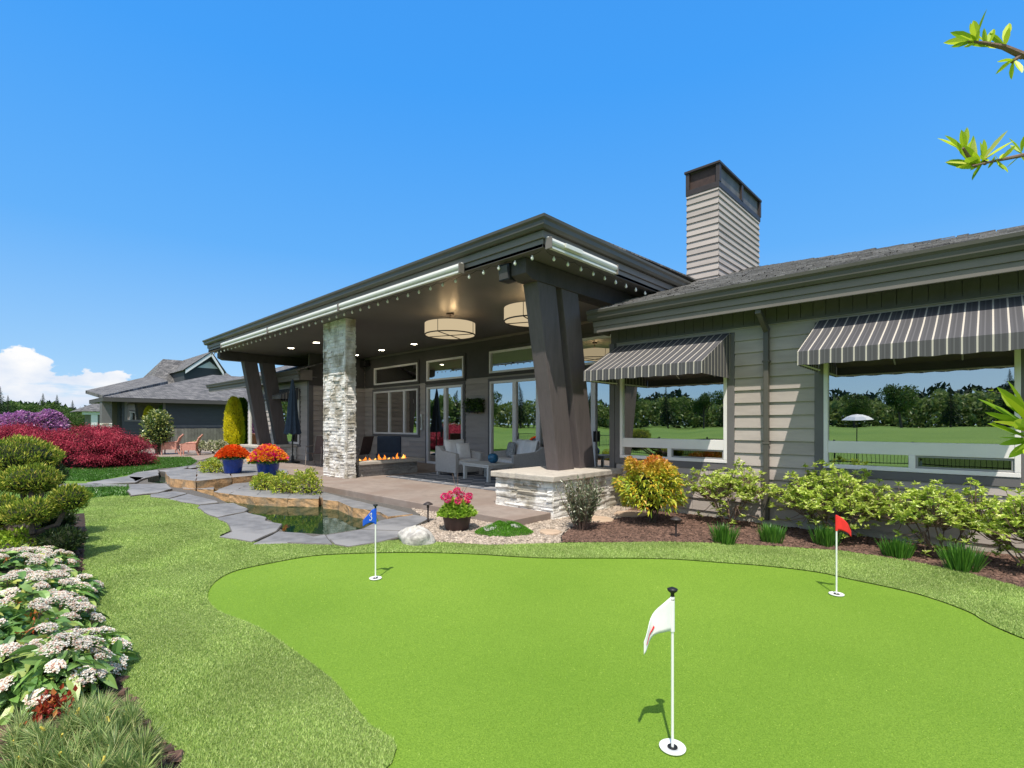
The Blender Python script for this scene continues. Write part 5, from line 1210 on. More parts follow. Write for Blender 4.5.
# ---------------------------------------------------------------- flowering viburnum, foreground left
vl_ = leafmat('viburnum_leaf', [(0, (.06, .16, .03)), (.45, (.15, .30, .06)), (.85, (.28, .44, .10)), (1, (.48, .50, .10))], .25, .07, rough=.45)
vf = leafmat('viburnum_flower', [(0, (.66, .34, .24)), (.15, (.78, .58, .48)), (.4, (.88, .84, .76)), (1, (.92, .90, .84))], .3, .01)
vr = leafmat('viburnum_red', [(0, (.40, .06, .02)), (.5, (.50, .16, .03)), (1, (.45, .30, .04))], .3, .05)
def viburnum(centers, label, seed, nlf, nhd, extra=()):
    r = np.random.default_rng(seed); c0 = centers[0]; t = thing('viburnum_shrub', label, 'shrub', (c0[0], c0[1], 0)); P = []; Dn = []
    cc = np.array([c[:3] for c in centers]); rr_ = np.array([c[3:] for c in centers])
    while len(P) < nlf+nhd*3:
        i = r.integers(len(centers)); d = nrm(r.normal(size=3)); d[2] = abs(d[2])*(1 if r.uniform() < .9 else -.5); d = nrm(d)
        p = cc[i]+d*rr_[i]; 
        if p[2] < .02: continue
        if any((((p-cc[j])/rr_[j])**2).sum() < .72 for j in range(len(centers)) if j != i): continue
        P.append(p); Dn.append(nrm(d/rr_[i]))
    P = np.array(P); Dn = np.array(Dn); Dn = nrm(Dn)
    # leaves in opposite pairs, laid outwards and drooping
    lp = P[:nlf]; ld = nrm(Dn[:nlf]); tv = nrm(np.cross(ld, r.normal(size=ld.shape))); dd = ld*.5+tv*.9+[0, 0, .1]
    base_ = lp-ld*r.uniform(-.02, .10, nlf)[:, None]; ll = .125*r.uniform(.55, 1.25, nlf)
    V, Q = leaves(base_, dd, ll, ll*.36, fold=.16, droop=.35, st=((0, .08), (.2, .75), (.45, 1), (.75, .72), (1, .02)), up=ld); o = npmesh('foliage', V, Q, vl_, t)
    # flower heads: flat-topped domes of tiny florets, kept apart from one another
    cand = P[nlf:]; cn = Dn[nlf:]; keep = []
    for i in range(len(cand)):
        if cn[i][2] < .15: continue
        if all(np.linalg.norm(cand[i]-cand[j]) > .084 for j in keep): keep.append(i)
        if len(keep) >= nhd: break
    FP = []; FD = []; FU = []; HS = MB()
    for i in keep:
        nn = nrm(cn[i]+np.array([0, 0, .8])); c = cand[i]+nn*.035; R = r.uniform(.040, .078); k = 240
        u = nrm(np.cross(nn, [1, .2, 0])); w = np.cross(nn, u)
        ns = 7; sa = np.arange(ns)*2*PI/(ns-1)+r.uniform(0, 1); sr = np.where(np.arange(ns) == ns-1, 0, R*r.uniform(.5, .78, ns)); sj = r.integers(0, ns, k); sq = np.sqrt(r.uniform(0, 1, k))*R*r.uniform(.30, .42, ns)[sj]; a = r.uniform(0, 2*PI, k)
        X_ = sr[sj]*np.cos(sa[sj])+sq*np.cos(a); Y_ = sr[sj]*np.sin(sa[sj])+sq*np.sin(a); q = np.hypot(X_, Y_)
        pts = c+u*X_[:, None]+w*Y_[:, None]+nn*(.020*(1-(q/R)**2)+.012*(1-(sq/(R*.4))**2)+r.uniform(-.006, .003, ns)[sj]+r.uniform(-.002, .002, k))[:, None]
        FP.append(pts); FD.append(nrm(np.cross(np.broadcast_to(nn, (k, 3)), r.normal(size=(k, 3))))); FU.append(np.broadcast_to(nn, (k, 3))*2.5+r.normal(size=(k, 3))*.5); HS.tube([Vector((c0[0], c0[1], .02)), Vector(c-nn*.14), Vector(c)], [.006, .004, .003], 5, cap=False)
        for q_ in range(5):
            aa = q_*1.26; HS.tube([Vector(c-nn*.03), Vector(c+(u*math.cos(aa)+w*math.sin(aa))*R*.7)], .0015, 3, cap=False)
    FP = np.concatenate(FP); FD = np.concatenate(FD); V, Q = leaves(FP, FD, .0095, .0105, fold=.4, st=((0, .5), (.5, 1), (1, .5)), up=np.concatenate(FU)); npmesh('flower_clusters', V, Q, vf, t); HS.build('stem', M['twig'], t)
    # a few red young leaves
    k = 90; idx_ = r.integers(0, nlf, 12); pp = np.repeat(lp[idx_], 8, 0)+r.normal(size=(96, 3))*.02; V, Q = leaves(pp, r.normal(size=(96, 3))+[0, 0, .6], .045, .016); npmesh('young_leaves', V, Q, vr, t)
    for j in range(len(centers)):
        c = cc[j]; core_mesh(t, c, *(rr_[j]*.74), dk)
def gc(px, py, dist):
    r_ = ray(px, py); return (r_.x*dist, r_.y*dist, EYE+r_.z*dist)
v1 = [gc(8, 735, 2.9)+(.46, .36, .34), gc(52, 735, 2.75)+(.24, .22, .26), gc(20, 668, 3.3)+(.48, .38, .30), gc(80, 690, 3.0)+(.21, .2, .18), gc(-40, 700, 2.8)+(.4, .3, .42)]
v1 = [(c[0], c[1], max(.05, c[2])-.02)+c[3:] for c in v1]
viburnum(v1, 'large leaved shrub with white pink flower clusters in the near left corner', 21, 1800, 62)
v2 = [gc(20, 628, 3.9)+(.50, .40, .26), gc(-10, 605, 4.4)+(.55, .45, .30), gc(55, 615, 4.2)+(.26, .26, .18), gc(25, 585, 4.9)+(.50, .36, .20)]
v2 = [(c[0], c[1], max(.05, c[2])-.02)+c[3:] for c in v2]
viburnum(v2, 'flowering white pink shrub just behind the near corner one, before the conifer', 22, 1900, 84)
# dwarf pine and red foliage in the corner
pm = leafmat('pine_needle', [(0, (.12, .20, .06)), (.5, (.28, .40, .12)), (.85, (.48, .55, .22)), (1, (.66, .60, .30))], .25, .04)
t = thing('dwarf_pine', 'dwarf pine with pale needle tufts and yellow buds at the bottom left', 'pine', tuple(at(100, 760, 0))); n_t = 95; PP = []; DD = []; budm = surf('pine_bud', (.62, .50, .08), .7, .1, 9)
pb_ = at(95, 768, 0); tkm = MB()
for i in range(n_t):
    px, py = rng.uniform(15, 150), rng.uniform(705, 785)
    if px < 62 and py < 716: continue
    if px > 135 and py < 722: continue
    z = .22*rng.uniform(.35, 1)*(1-((px-85)/95)**2*.8); p = at(px, py+10, z); d = nrm(np.array([rng.normal()*.35+.1, rng.normal()*.35+.05, 1])); k = 120; q = rng.uniform(0, .09, k)
    PP.append(np.array(p)+d*q[:, None]-[0, 0, .05]); DD.append(d*1.0+nrm(rng.normal(size=(k, 3)))*.75); tkm.tube([pb_, Vector(pb_).lerp(p, .6)-Vector((0, 0, .03)), p], [.009, .006, .003], 5, cap=False)
    if i % 5 == 0: MB().tube([Vector(p)+Vector(d)*.05, Vector(p)+Vector(d)*.075], [.006, .004], 6).build('bud', budm, t)
PP = np.concatenate(PP); V, Q = leaves(PP, np.concatenate(DD), .11*rng.uniform(.6, 1.1, len(PP)), .0036); npmesh('needles', V, Q, pm, t); tkm.build('stem', M['bark'], t)
t = thing('heuchera', 'low plant with dark red leaves between the corner shrub and the dwarf pine', 'plant', tuple(at(48, 735, 0)))
n = 130; c = np.array(at(52, 706, .20)); P = c+rng.normal(size=(n, 3))*[.04, .03, .025]; V, Q = leaves(P, rng.normal(size=(n, 3))+[0, 0, .6], .035, .02); npmesh('foliage', V, Q, leafmat('red_leaf', [(0, (.18, .015, .01)), (.6, (.40, .05, .02)), (1, (.5, .2, .05))]), t)
MB().tube([at(48, 735, 0), Vector(c)], [.01, .006], 6).build('stem', M['twig'], t)

# ---------------------------------------------------------------- red maples, rhododendron, far shrubs
mr_ = leafmat('maple_red', [(0, (.12, .010, .022)), (.4, (.30, .025, .055)), (.8, (.46, .05, .09)), (1, (.58, .14, .17))], .35, .01, patch=2.2, pamt=.5)
def maple(pos, rx, ry, h, n, label, seed):
    t = thing('red_maple', label, 'maple', tuple(pos), 'weeping red maples'); r = np.random.default_rng(seed); p = np.array(pos)
    nc = 95; d = nrm(r.normal(size=(nc, 3))); d[:, 2] = np.abs(d[:, 2])**.7*.95; C0 = p+d*np.array([rx, ry, h])*(1-.15*r.uniform(0, 1, nc))[:, None]*.86; C0[:, 2] = np.maximum(C0[:, 2], h*.16)
    k = n//nc; P = []; D = []
    for i in range(nc):      # each layer: a drooping, roughly conical fan of fine leaves
        q = r.normal(size=(k, 3))*[rx*.115, ry*.115, h*.04]; out_ = nrm((C0[i]-p)*[1, 1, 0]+1e-4); rr_ = np.hypot(q[:, 0], q[:, 1])
        q[:, 2] -= rr_*rr_*.45/ max(rx, .1)*1.3; P.append(C0[i]+q); D.append(out_*.9+nrm(q*[1, 1, .1])*.9+r.normal(size=(k, 3))*.35-[0, 0, .45])
    P = np.concatenate(P); D = np.concatenate(D); P[:, 2] = np.maximum(P[:, 2], .05)
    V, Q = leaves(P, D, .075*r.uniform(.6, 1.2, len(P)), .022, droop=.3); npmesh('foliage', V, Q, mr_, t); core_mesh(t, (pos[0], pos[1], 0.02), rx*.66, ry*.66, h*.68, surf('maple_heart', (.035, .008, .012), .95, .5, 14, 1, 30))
    m = MB(); m.tube([pos, Vector(pos)+Vector((.1, 0, h*.5)), Vector(pos)+Vector((.2, .1, h*.8))], [.11, .08, .04], 8); m.build('trunk', M['bark'], t)
c = at(96, 466, 0); maple((c.x, c.y, 0), 1.95, 1.7, 1.70, 62000, 'weeping red maple mounding over the lush lawn, nearer the house', 31)
m2 = ray(22, 424)*17.5; maple((m2.x, m2.y, 0), 2.1, 1.7, 1.80, 50000, 'weeping red maple behind the clipped conifer at the left edge', 32)
rp = leafmat('rhodo_purple', [(0, (.34, .12, .34)), (.5, (.52, .22, .50)), (.85, (.66, .36, .62)), (1, (.10, .16, .05))], .3, .03)
for px, py, ds, rx, h, lb, sd_ in [(20, 424, 30, 1.0, 2.1, 'purple flowering rhododendron behind the red maples, left one', 1), (44, 424, 31, 1.05, 2.15, 'purple flowering rhododendron behind the red maples, right one', 2)]:
    r_ = ray(px, py); ball_shrub('rhododendron', lb, 'rhododendron', (r_.x*ds, r_.y*ds, 0), rx, rx, h*.5, h*.5, 5200, .22, .12, rp, seed=sd_, group='purple rhododendrons', shell=.2)
mg = leafmat('magnolia_leaf', [(0, (.03, .08, .015)), (.55, (.09, .16, .02)), (.75, (.40, .42, .08)), (1, (.60, .60, .20))], .25, .1)
ds = 24.5; r_ = ray(157, 440)
t = ball_shrub('broadleaf_shrub', 'tall oval shrub with cream tips against the grey garage wall', 'shrub', (r_.x*ds, r_.y*ds, 0), .58, .58, 1.0, 1.1, 2600, .17, .07, mg, seed=6, lump=.14, shell=.5)
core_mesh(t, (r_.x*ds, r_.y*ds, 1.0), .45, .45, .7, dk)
def column_shrub(px, py, ds, rx, h, mat, label, seed):
    r_ = ray(px, py); p = (r_.x*ds, r_.y*ds, 0); t = thing('arborvitae', label, 'conifer', p, 'columnar conifers by the far posts'); r = np.random.default_rng(seed); n = 9000
    z = r.uniform(0, 1, n); prof = np.sqrt(np.clip(np.minimum(1, .55+z*1.6)*(1-z**3.2), 0, 1)); a = r.uniform(0, 2*PI, n); q = rx*prof*(1-.18*r.uniform(0, 1, n)**2)*(1+.07*np.sin(5*a+z*6))
    P = np.column_stack([p[0]+q*np.cos(a), p[1]+q*np.sin(a), .05+z*h]); D = np.column_stack([np.cos(a)*.5, np.sin(a)*.5, np.full(n, .9)])+r.normal(size=(n, 3))*.25
    V, Q = leaves(P, D, .15*r.uniform(.6, 1.1, n), .04); npmesh('foliage', V, Q, mat, t); m = MB(); m.lathe([(.001, 0), (rx*.5, .02), (rx*.8, h*.3), (rx*.75, h*.6), (rx*.4, h*.88), (.001, h*.95)], p, 12); m.build('dark_core', dk, t, smooth=True)  # dark solid core inside the column of leaves
    MB().tube([p, Vector(p)+Vector((0, 0, .4))], .06, 8).build('trunk', M['bark'], t)
column_shrub(234, 440, 25.5, .42, 2.75, leafmat('gold_conifer', [(0, (.70, .64, .03)), (.5, (.90, .82, .04)), (1, (.96, .90, .08))], .45, .01), 'golden yellow columnar conifer beside the far posts', 1)
column_shrub(242, 440, 26.6, .42, 2.75, leafmat('green_conifer', [(0, (.03, .10, .01)), (.5, (.08, .20, .015)), (1, (.20, .34, .03))], .3), 'green columnar conifer just behind the golden one', 2)
hy = leafmat('hydrangea', [(0, (.10, .20, .04)), (.45, (.45, .45, .25)), (.5, (.68, .64, .50)), (1, (.76, .72, .60))], .3, .02)
for px, ds, lb, sd_ in [(199, 25.6, 'cream flowering bush right of the pink chairs', 1), (213, 25.2, 'cream flowering bush left of the golden conifer', 2), (221, 24.6, 'smallest cream flowering bush at the foot of the golden conifer', 3)]:
    r_ = ray(px, 440); ball_shrub('hydrangea', lb, 'shrub', (r_.x*ds, r_.y*ds, 0), .38-.05*sd_, .36, .30, .36, 800, .09, .08, hy, seed=sd_, group='cream flowering bushes by the far terrace')

# ---------------------------------------------------------------- pink wicker chairs and side table
def pink_chair(px, py, a, label):
    p = at(px, py, 0); t = thing('wicker_chair', label, 'garden chair', (p.x, p.y, 0), 'pink wicker garden chairs'); T = rot(p.x, p.y, a); tv = lambda *q: Vector(T(*q))
    m = MB(); tb(m, T, -.30, .30, -.30, .28, .26, .38); m.build('seat', M['pink'], t, bevel=.02)
    V = []; n = 8
    for j, (y, z) in enumerate([(.22, .36), (.30, .6), (.40, .85), (.50, 1.02)]):
        for i in range(n+1):
            u = i/n*2-1; V.append(T(u*.33*(1 if j < 3 else .8), y+.03*u*u*-1, z-(.06*u*u if j == 3 else 0)))
    Fc = [(j*(n+1)+i, j*(n+1)+i+1, (j+1)*(n+1)+i+1, (j+1)*(n+1)+i) for j in range(3) for i in range(n)]
    b = MB().add(V, Fc).build('backrest', M['pink'], t); s = b.modifiers.new('s', 'SOLIDIFY'); s.thickness = .04
    for sx in (-1, 1):
        m = MB(); x = sx*.34; m.tube([tv(x, -.32, .0), tv(x, -.30, .56), tv(x, -.1, .60), tv(x, .32, .62)], .032, 8); tb(m, T, x-.015, x+.015, -.27, .28, .26, .57); m.build('armrest', M['pink'], t)
        MB().tube([tv(sx*.28, .40, 0), tv(sx*.28, .24, .36)], .028, 8).build('leg', M['pink'], t); 
    return t
pink_chair(171, 454.5, 2.75+PI, 'pink wicker garden chair on the left, against the grey garage wall'); pink_chair(190, 455.5, 2.75+PI, 'pink wicker garden chair on the right, against the grey garage wall')
p = at(182, 453, 0); t = thing('wicker_table', 'small pink wicker side table between the two pink chairs', 'side table', (p.x, p.y, 0)); T = rot(p.x, p.y, .4)
tb(MB(), T, -.25, .25, -.25, .25, .40, .45).build('table_top', M['pink'], t, bevel=.01)
for sx in (-1, 1):
    for sy in (-1, 1): tb(MB(), T, sx*.2-.02, sx*.2+.02, sy*.2-.02, sy*.2+.02, 0, .4).build('leg', M['pink'], t)
tag(MB().prism([(v.x, v.y) for v in z60([(420, 96), (470, 50), (600, 46), (960, 48), (940, 80), (860, 100), (800, 118), (640, 108), (520, 112)])], -.1, .02).build('far_terrace', M['concrete']), kind='structure')
# ================================================================ GARAGE WING, NEIGHBOURS
g = thing('garage_building', 'low dark grey garage wing with wide hipped shingle roof at the far left', 'building', (-37, 11, 0))
GXw = -37.0; yc = atx(122, 410, GXw).y; print('garage corner y', yc)
s_ = MB(); ez = 3.12
gw = (atx(127, 405, GXw).y, atx(163, 405, GXw).y, 1.75, 3.0)
lapwall(s_, MX(GXw), yc, 22, 0, 3.2, .19, [(gw[0]-.1, gw[1]+.1, gw[2]-.1, gw[3]+.1)]); backing(s_, MX(GXw-.003), yc, 22, 0, 3.2, [gw]); s_.box(GXw-4, GXw-.15, yc-.02, yc, 0, 3.2); s_.build('siding', M['wallfar'], g)
m = MB(); 
for a, b, c_, d in ((gw[0]-.12, gw[0], gw[2]-.1, gw[3]+.1), (gw[1], gw[1]+.12, gw[2]-.1, gw[3]+.1), (gw[0], gw[1], gw[3], gw[3]+.1), (gw[0], gw[1], gw[2]-.1, gw[2])): m.box(GXw-.02, GXw+.05, a, b, c_, d)
w_ = m.build('window', M['casing'], g); MB().box(GXw-.03, GXw-.02, gw[0], gw[1], gw[2], gw[3]).build('pane', M['glass2'], w_)
MB().box(GXw-1.5, GXw-1.4, gw[0]-1, gw[1]+1, 0, 3).build('inner_walls', M['room'], g)
MB().box(GXw, GXw+.06, atx(165, 405, GXw).y, 22, 1.26, 1.42).build('band_board', M['casing'], g)
ec = atx(103, 397, GXw+.7)
def hip(mb, x0, x1, y0, y1, z0, sl):     # hipped roof with the ridge along y
    w = (x1-x0)/2; r = z0+sl*w
    A = [(x1, y0, z0), (x1, y1, z0), (x0, y1, z0), (x0, y0, z0)]; R0, R1 = ((x0+x1)/2, y0+w, r), ((x0+x1)/2, y1-w, r)
    plane(mb, [A[0], A[1], R1, R0], 1); plane(mb, [A[2], A[3], R0, R1], 1); plane(mb, [A[3], A[0], R0]); plane(mb, [A[1], A[2], R1])
rr_ = MB(); rx0, rz1 = GXw-7, ec.z+.3*7.7
plane(rr_, [(GXw+.7, ec.y, ec.z), (GXw+.7, 24, ec.z), (rx0, 24, rz1), (rx0, ec.y+7.7, rz1)], 1); plane(rr_, [(GXw+.7, ec.y, ec.z), (rx0, ec.y+7.7, rz1), (GXw-4.6, ec.y, ec.z)])
e2 = atx(85.5, 390.5, GXw-6); plane(rr_, [e2, atx(103, 395.5, GXw-.5), atx(168, 381, GXw-4), atx(152, 375.5, GXw-9)], 1, .2)
rr_.build('roof', [M['roof'], M['roofx']], g)
fm = MB(); fm.box(GXw+.55, GXw+.71, ec.y, 24, ec.z-.24, ec.z-.03); fm.box(GXw-4.6, GXw+.54, ec.y, ec.y+.12, ec.z-.24, ec.z-.03); fm.build('fascia', M['panel'], g)
MB().box(GXw-4.5, GXw+.5, ec.y+.15, 22, ec.z-.22, ec.z-.18).build('soffit', M['panel'], g)
pa, pb2 = atx(102, 410, GXw+.1), atx(112, 410, GXw+.1); m = MB(); m.box(GXw-.7, GXw+.1, pa.y, pb2.y, 1.55, 3.0); pc = m.build('stone_pillar', M['casing'], g); f = MB(); ledge(f, MX(GXw+.1), pa.y, pb2.y, 0, 1.55, 77, .1, .16); f.box(GXw-.7, GXw+.09, pa.y, pb2.y, 0, 1.55); f.build('stone_facing', M['stone'], pc)
# grey plank fence panel before the garage wall
t = thing('plank_fence', 'weathered grey plank fence along the foot of the garage wall', 'fence', (GXw+.3, 10, 0)); y = atx(164, 440, GXw+.3).y; ye = atx(240, 440, GXw+.3).y; m = MB()
while y < ye: m.box(GXw+.28, GXw+.31, y, y+.17, 0, 1.22+random.uniform(-.01, .01)); y += .18
m.build('planks', M['fenceplank'], t); MB().box(GXw+.23, GXw+.28, atx(164, 440, GXw+.3).y, ye, 1.0, 1.08).build('rail', M['fenceplank'], t)
# white gabled house and dark roof behind
def hse(name, label, px0, px1, pyb, pyr, D, mats, gable=True):
    pass
n_ = thing('gabled_house', 'house with a white gable showing above the garage roof', 'house', (-50, 24, 0))
XB = -50.0; a, b, c_ = atx(184, 370, XB), atx(222, 361, XB), atx(209.7, 353, XB); zb = 5.0
m = MB(); m.add([(XB, a.y, 0), (XB, b.y, 0), (XB, b.y, a.z), (XB, c_.y, c_.z), (XB, a.y, a.z), (XB-8, a.y, 0), (XB-8, b.y, 0), (XB-8, b.y, a.z), (XB-8, c_.y, c_.z), (XB-8, a.y, a.z)], [(0, 1, 2, 3, 4), (5, 9, 8, 7, 6), (0, 4, 9, 5), (1, 6, 7, 2)]); m.build('wall', M['wallfar'], n_)
m = MB(); k = .32
for u, v in ((a, c_), (b, c_)):
    m.add([(XB+.5, u.y, a.z), (XB+.5, v.y, v.z), (XB+.5, v.y, v.z-k), (XB+.5, u.y, a.z-k), (XB+.35, u.y, a.z), (XB+.35, v.y, v.z), (XB+.35, v.y, v.z-k), (XB+.35, u.y, a.z-k)], [(0, 1, 2, 3), (4, 5, 6, 7), (0, 4, 5, 1), (3, 2, 6, 7), (0, 3, 7, 4)])
m.build('bargeboard', M['wallwhite'], n_)
MB().add([(XB+.02, a.y+(c_.y-a.y)*.5, a.z+(c_.z-a.z)*.18), (XB+.02, b.y+(c_.y-b.y)*.3, a.z+(c_.z-a.z)*.18), (XB+.02, c_.y, c_.z-.75)], [(0, 1, 2)]).build('gable_panel', M['wallwhite'], n_)
m = MB(); plane(m, [(XB+.55, a.y-.2, a.z-.02), (XB+.55, c_.y, c_.z+.1), (XB-8.3, c_.y, c_.z+.1), (XB-8.3, a.y-.2, a.z-.02)], 1); plane(m, [(XB+.55, b.y+.2, a.z-.02), (XB+.55, c_.y, c_.z+.1), (XB-8.3, c_.y, c_.z+.1), (XB-8.3, b.y+.2, a.z-.02)], 1); m.build('roof', [M['roof'], M['roofx']], n_)
# big dark roof further back
XC = -56.0; a, b, c_ = atx(150, 379, XC), atx(163, 359, XC), atx(200, 359, XC); n2 = thing('far_house', 'house with plain dark shingle roof behind the garage roof', 'house', (XC, b.y, 0))
m = MB(); plane(m, [(XC+4, a.y-1, a.z-1.2), (XC+4, c_.y+4, a.z-1.2), (XC, c_.y+1, b.z), (XC, b.y, b.z)], 1); plane(m, [(XC+4, a.y-1, a.z-1.2), (XC, b.y, b.z), (XC-5, a.y-1, a.z-1.2)]); plane(m, [(XC-5, a.y-1, a.z-1.2), (XC, b.y, b.z), (XC, c_.y+1, b.z), (XC-5, c_.y+4, a.z-1.2)], 1); m.build('roof', [M['roof'], M['roofx']], n2); MB().box(XC-4.5, XC+3.6, a.y, c_.y+3.5, 0, a.z-1.25).build('wall', M['wallfar'], n2)
# white house past the garage
r_ = ray(97, 420); XD = r_.x*60; n3 = thing('white_house', 'distant white trimmed house left of the garage wing', 'house', (XD, r_.y*60, 0)); a, b = atx(92, 412, XD), atx(128, 412, XD)
m = MB(); m.box(XD-6, XD, a.y, b.y, 0, 2.7); m.build('wall', M['fenceplank'], n3); m = MB(); m.box(XD+.02, XD+.2, a.y-.1, a.y+.5, 0, 2.6); m.box(XD+.02, XD+.25, a.y-.9, b.y, 2.61, 3.1); m.build('white_trim', M['wallwhite'], n3)
m = MB(); plane(m, [(XD+.6, a.y-1.4, 3.0), (XD+.6, b.y+.5, 3.0), (XD-3, b.y+.5, 4.3), (XD-3, a.y+1, 4.3)], 1); plane(m, [(XD-6.6, a.y-1.4, 3.0), (XD-6.6, b.y+.5, 3.0), (XD-3, b.y+.5, 4.3), (XD-3, a.y+1, 4.3)], 1); plane(m, [(XD+.6, a.y-1.4, 3.0), (XD-3, a.y+1, 4.3), (XD-6.6, a.y-1.4, 3.0)]); m.build('roof', [M['roof'], M['roofx']], n3)

# ================================================================ FAR TREES
fir = leafmat('fir_needle', [(0, (.008, .022, .012)), (.6, (.02, .045, .02)), (1, (.05, .085, .03))], .12, .02)
dec = leafmat('deciduous_leaf', [(0, (.03, .06, .015)), (.5, (.07, .13, .03)), (1, (.15, .22, .05))], .25, .02)
def make_conifer(h, seed, name='fir_tree'):
    t = thing(name, 'x', 'tree', (0, 0, 0)); r = np.random.default_rng(seed); n = 3600; z = r.uniform(.08, 1, n)**.85; tier = np.floor(z*16)/16; fr_ = (z-tier)*16
    R = h*.27*(1-z)**.9*(.4+.6*(1-fr_))*r.uniform(.15, 1, n)+.02; a = r.uniform(0, 2*PI, n); R *= 1+.25*np.sin(3*a+tier*40)
    P = np.column_stack([R*np.cos(a), R*np.sin(a), z*h]); D = np.column_stack([np.cos(a), np.sin(a), -.3+0*a])+r.normal(size=(n, 3))*.3; V, Q = leaves(P, D, h*.05*(1.08-z)*r.uniform(.6, 1.2, n), h*.022*(1.1-z), droop=.2)
    npmesh('crown', V, Q, fir, t); MB().tube([(0, 0, 0), (0, 0, h*.5), (0, 0, h*.98)], [h*.02, h*.012, h*.003], 6).build('trunk', M['bark'], t); return t
def make_decid(h, seed):
    t = thing('deciduous_tree', 'x', 'tree', (0, 0, 0)); r = np.random.default_rng(seed); cl = [(r.normal()*h*.17, r.normal()*h*.17, h*r.uniform(.4, .85), h*r.uniform(.12, .2)) for _ in range(12)]; P = []
    for c in cl: P.append(np.array(c[:3])+nrm(r.normal(size=(320, 3)))*c[3]*r.uniform(.6, 1.05, 320)[:, None])
    P = np.concatenate(P); V, Q = leaves(P, r.normal(size=P.shape), h*.045, h*.03); npmesh('crown', V, Q, dec, t); m = MB(); m.tube([(0, 0, 0), (0, 0, h*.4)], [h*.03, h*.02], 8)
    for c in cl[:6]: m.tube([(0, 0, h*.3), c[:3]], [h*.014, h*.006], 6)
    m.build('trunk', M['bark'], t); return t
FIR = [make_conifer(10, 1), make_conifer(10, 2)]; DEC = [make_decid(8, 3), make_decid(8, 4)]
used = set()
def plant(proto, px, ds, h, h0, label, group):
    r_ = ray(px, 424); loc = (r_.x*ds, r_.y*ds, 0)
    o = proto if proto.name not in used else dup(proto)
    used.add(proto.name); o.location = loc; o.rotation_euler = (0, 0, random.uniform(0, 6)); o.scale = (h/h0,)*3; o['label'] = label; o['group'] = group
gF = 'distant firs beyond the garden'
def zt(py, ds): return EYE+(424-py)/F*ds
for px, py, ds, lb in [(0, 386, 90, 'tallest distant dark fir at the left edge of the photo'), (8, 395, 95, 'distant fir just right of the tallest one'), (43, 393, 130, 'first of two distant firs above the purple flowers'), (57, 394.5, 130, 'second of two distant firs above the purple flowers'), (72.5, 400, 150, 'small distant fir standing alone left of the white house'), (-12, 392, 90, 'distant fir outside the left edge'), (83, 410, 170, 'smallest distant fir beside the white house')]:
    plant(FIR[len(used) % 2 if len(used) < 2 else random.randint(0, 1)], px, ds, zt(py, ds), 10, lb, gF)
for px, py, ds, lb in [(50, 402, 110, 'distant rounded green tree between the two firs'), (64, 409, 100, 'distant rounded tree right of the two firs'), (86, 412, 95, 'distant rounded tree next to the white house'), (36, 409, 115, 'distant rounded tree left of the two firs'), (76, 413, 90, 'lowest distant rounded tree left of the white house')]:
    plant(DEC[random.randint(0, 1)] if len(used) > 3 else DEC[len(used) % 2], px, ds, zt(py, ds), 8, lb, 'distant leafy trees beyond the garden')
# individual trees beyond the fairway (they show in the window glass)
k = 0
for px_a, ds, h in [(-.36, 72, 12.5), (-.47, 66, 8.5), (-.62, 75, 10), (-.95, 80, 11), (.02, 78, 10.5), (.10, 74, 12), (.16, 76, 9.5), (.28, 80, 11.5), (-1.3, 85, 12), (-1.75, 90, 10), (-.05, 80, 8)]:
    d = Vector((px_a, -1, 0)).normalized()*ds; k += 1
    pr0 = FIR[k % 2]; o = dup(pr0); o.location = (d.x, d.y, float(hill(d.x, d.y))-.1); o.scale = (h/13.5,)*3; o.rotation_euler = (0, 0, k); o['label'] = 'fir across the fairway mirrored in the window glass'; o['group'] = 'firs across the fairway'
for px_a, ds, h in [(-.13, 66, 8.2), (-.30, 70, 8), (-.53, 68, 8.5), (-.78, 72, 9), (-1.1, 78, 9), (-1.5, 84, 9), (.06, 75, 6.5), (.22, 74, 8), (-2.1, 80, 8), (-.2, 76, 7)]:
    d = Vector((px_a, -1, 0)).normalized()*ds; k += 1
    o = dup(DEC[k % 2]); o.location = (d.x, d.y, float(hill(d.x, d.y))-.1); o.scale = (h/10.5,)*3; o.rotation_euler = (0, 0, k); o['label'] = 'leafy tree across the fairway mirrored in the window glass'; o['group'] = 'leafy trees across the fairway'
wdm = leafmat('woodland_leaf', [(0, (.07, .12, .03)), (.5, (.15, .22, .06)), (1, (.27, .33, .11))], .35, .02)
# far woodland as one mass, all round the open side
def wood(name, a0, a1, R, hmin, hmax, n, mat, label, s, seed, z0=0):
    r = np.random.default_rng(seed); a = r.uniform(a0, a1, n); q = R*(1+.07*r.normal(size=n)*.5); prof = hmin+(hmax-hmin)*(.5+.22*np.sin(a*23)+.16*np.sin(a*57+1)+.12*np.sin(a*131+2)); z = r.uniform(0, 1, n)**.8*prof
    P = np.column_stack([np.cos(a)*q, np.sin(a)*q, z+z0]); V, Q = leaves(P, r.normal(size=(n, 3))+[0, 0, .5], s*r.uniform(.6, 1.2, n), s*.6); return tag(npmesh(name, V, Q, mat), label, 'woodland', kind='stuff')
wood('far_woodland', -2.95, -.4, 95, 3.2, 6.2, 34000, wdm, 'band of mixed woodland across the fairway', .9, 1, 1.1)
wood('far_fir_woodland', -2.3, -.6, 120, 5.5, 10, 16000, fir, 'dark fir woodland on the ridge behind the fairway', 1.5, 2)
aL = math.atan2(ray(60, 424).y, ray(60, 424).x)
wood('west_woodland', aL-.30, aL+.10, 190, 3.0, 7.5, 9000, dec, 'low wooded skyline beyond the garden', 1.4, 3)
wood('west_fir_woodland', aL-.30, aL+.14, 330, 5, 12, 6000, fir, 'dark wooded skyline far beyond the garden', 2.6, 4)
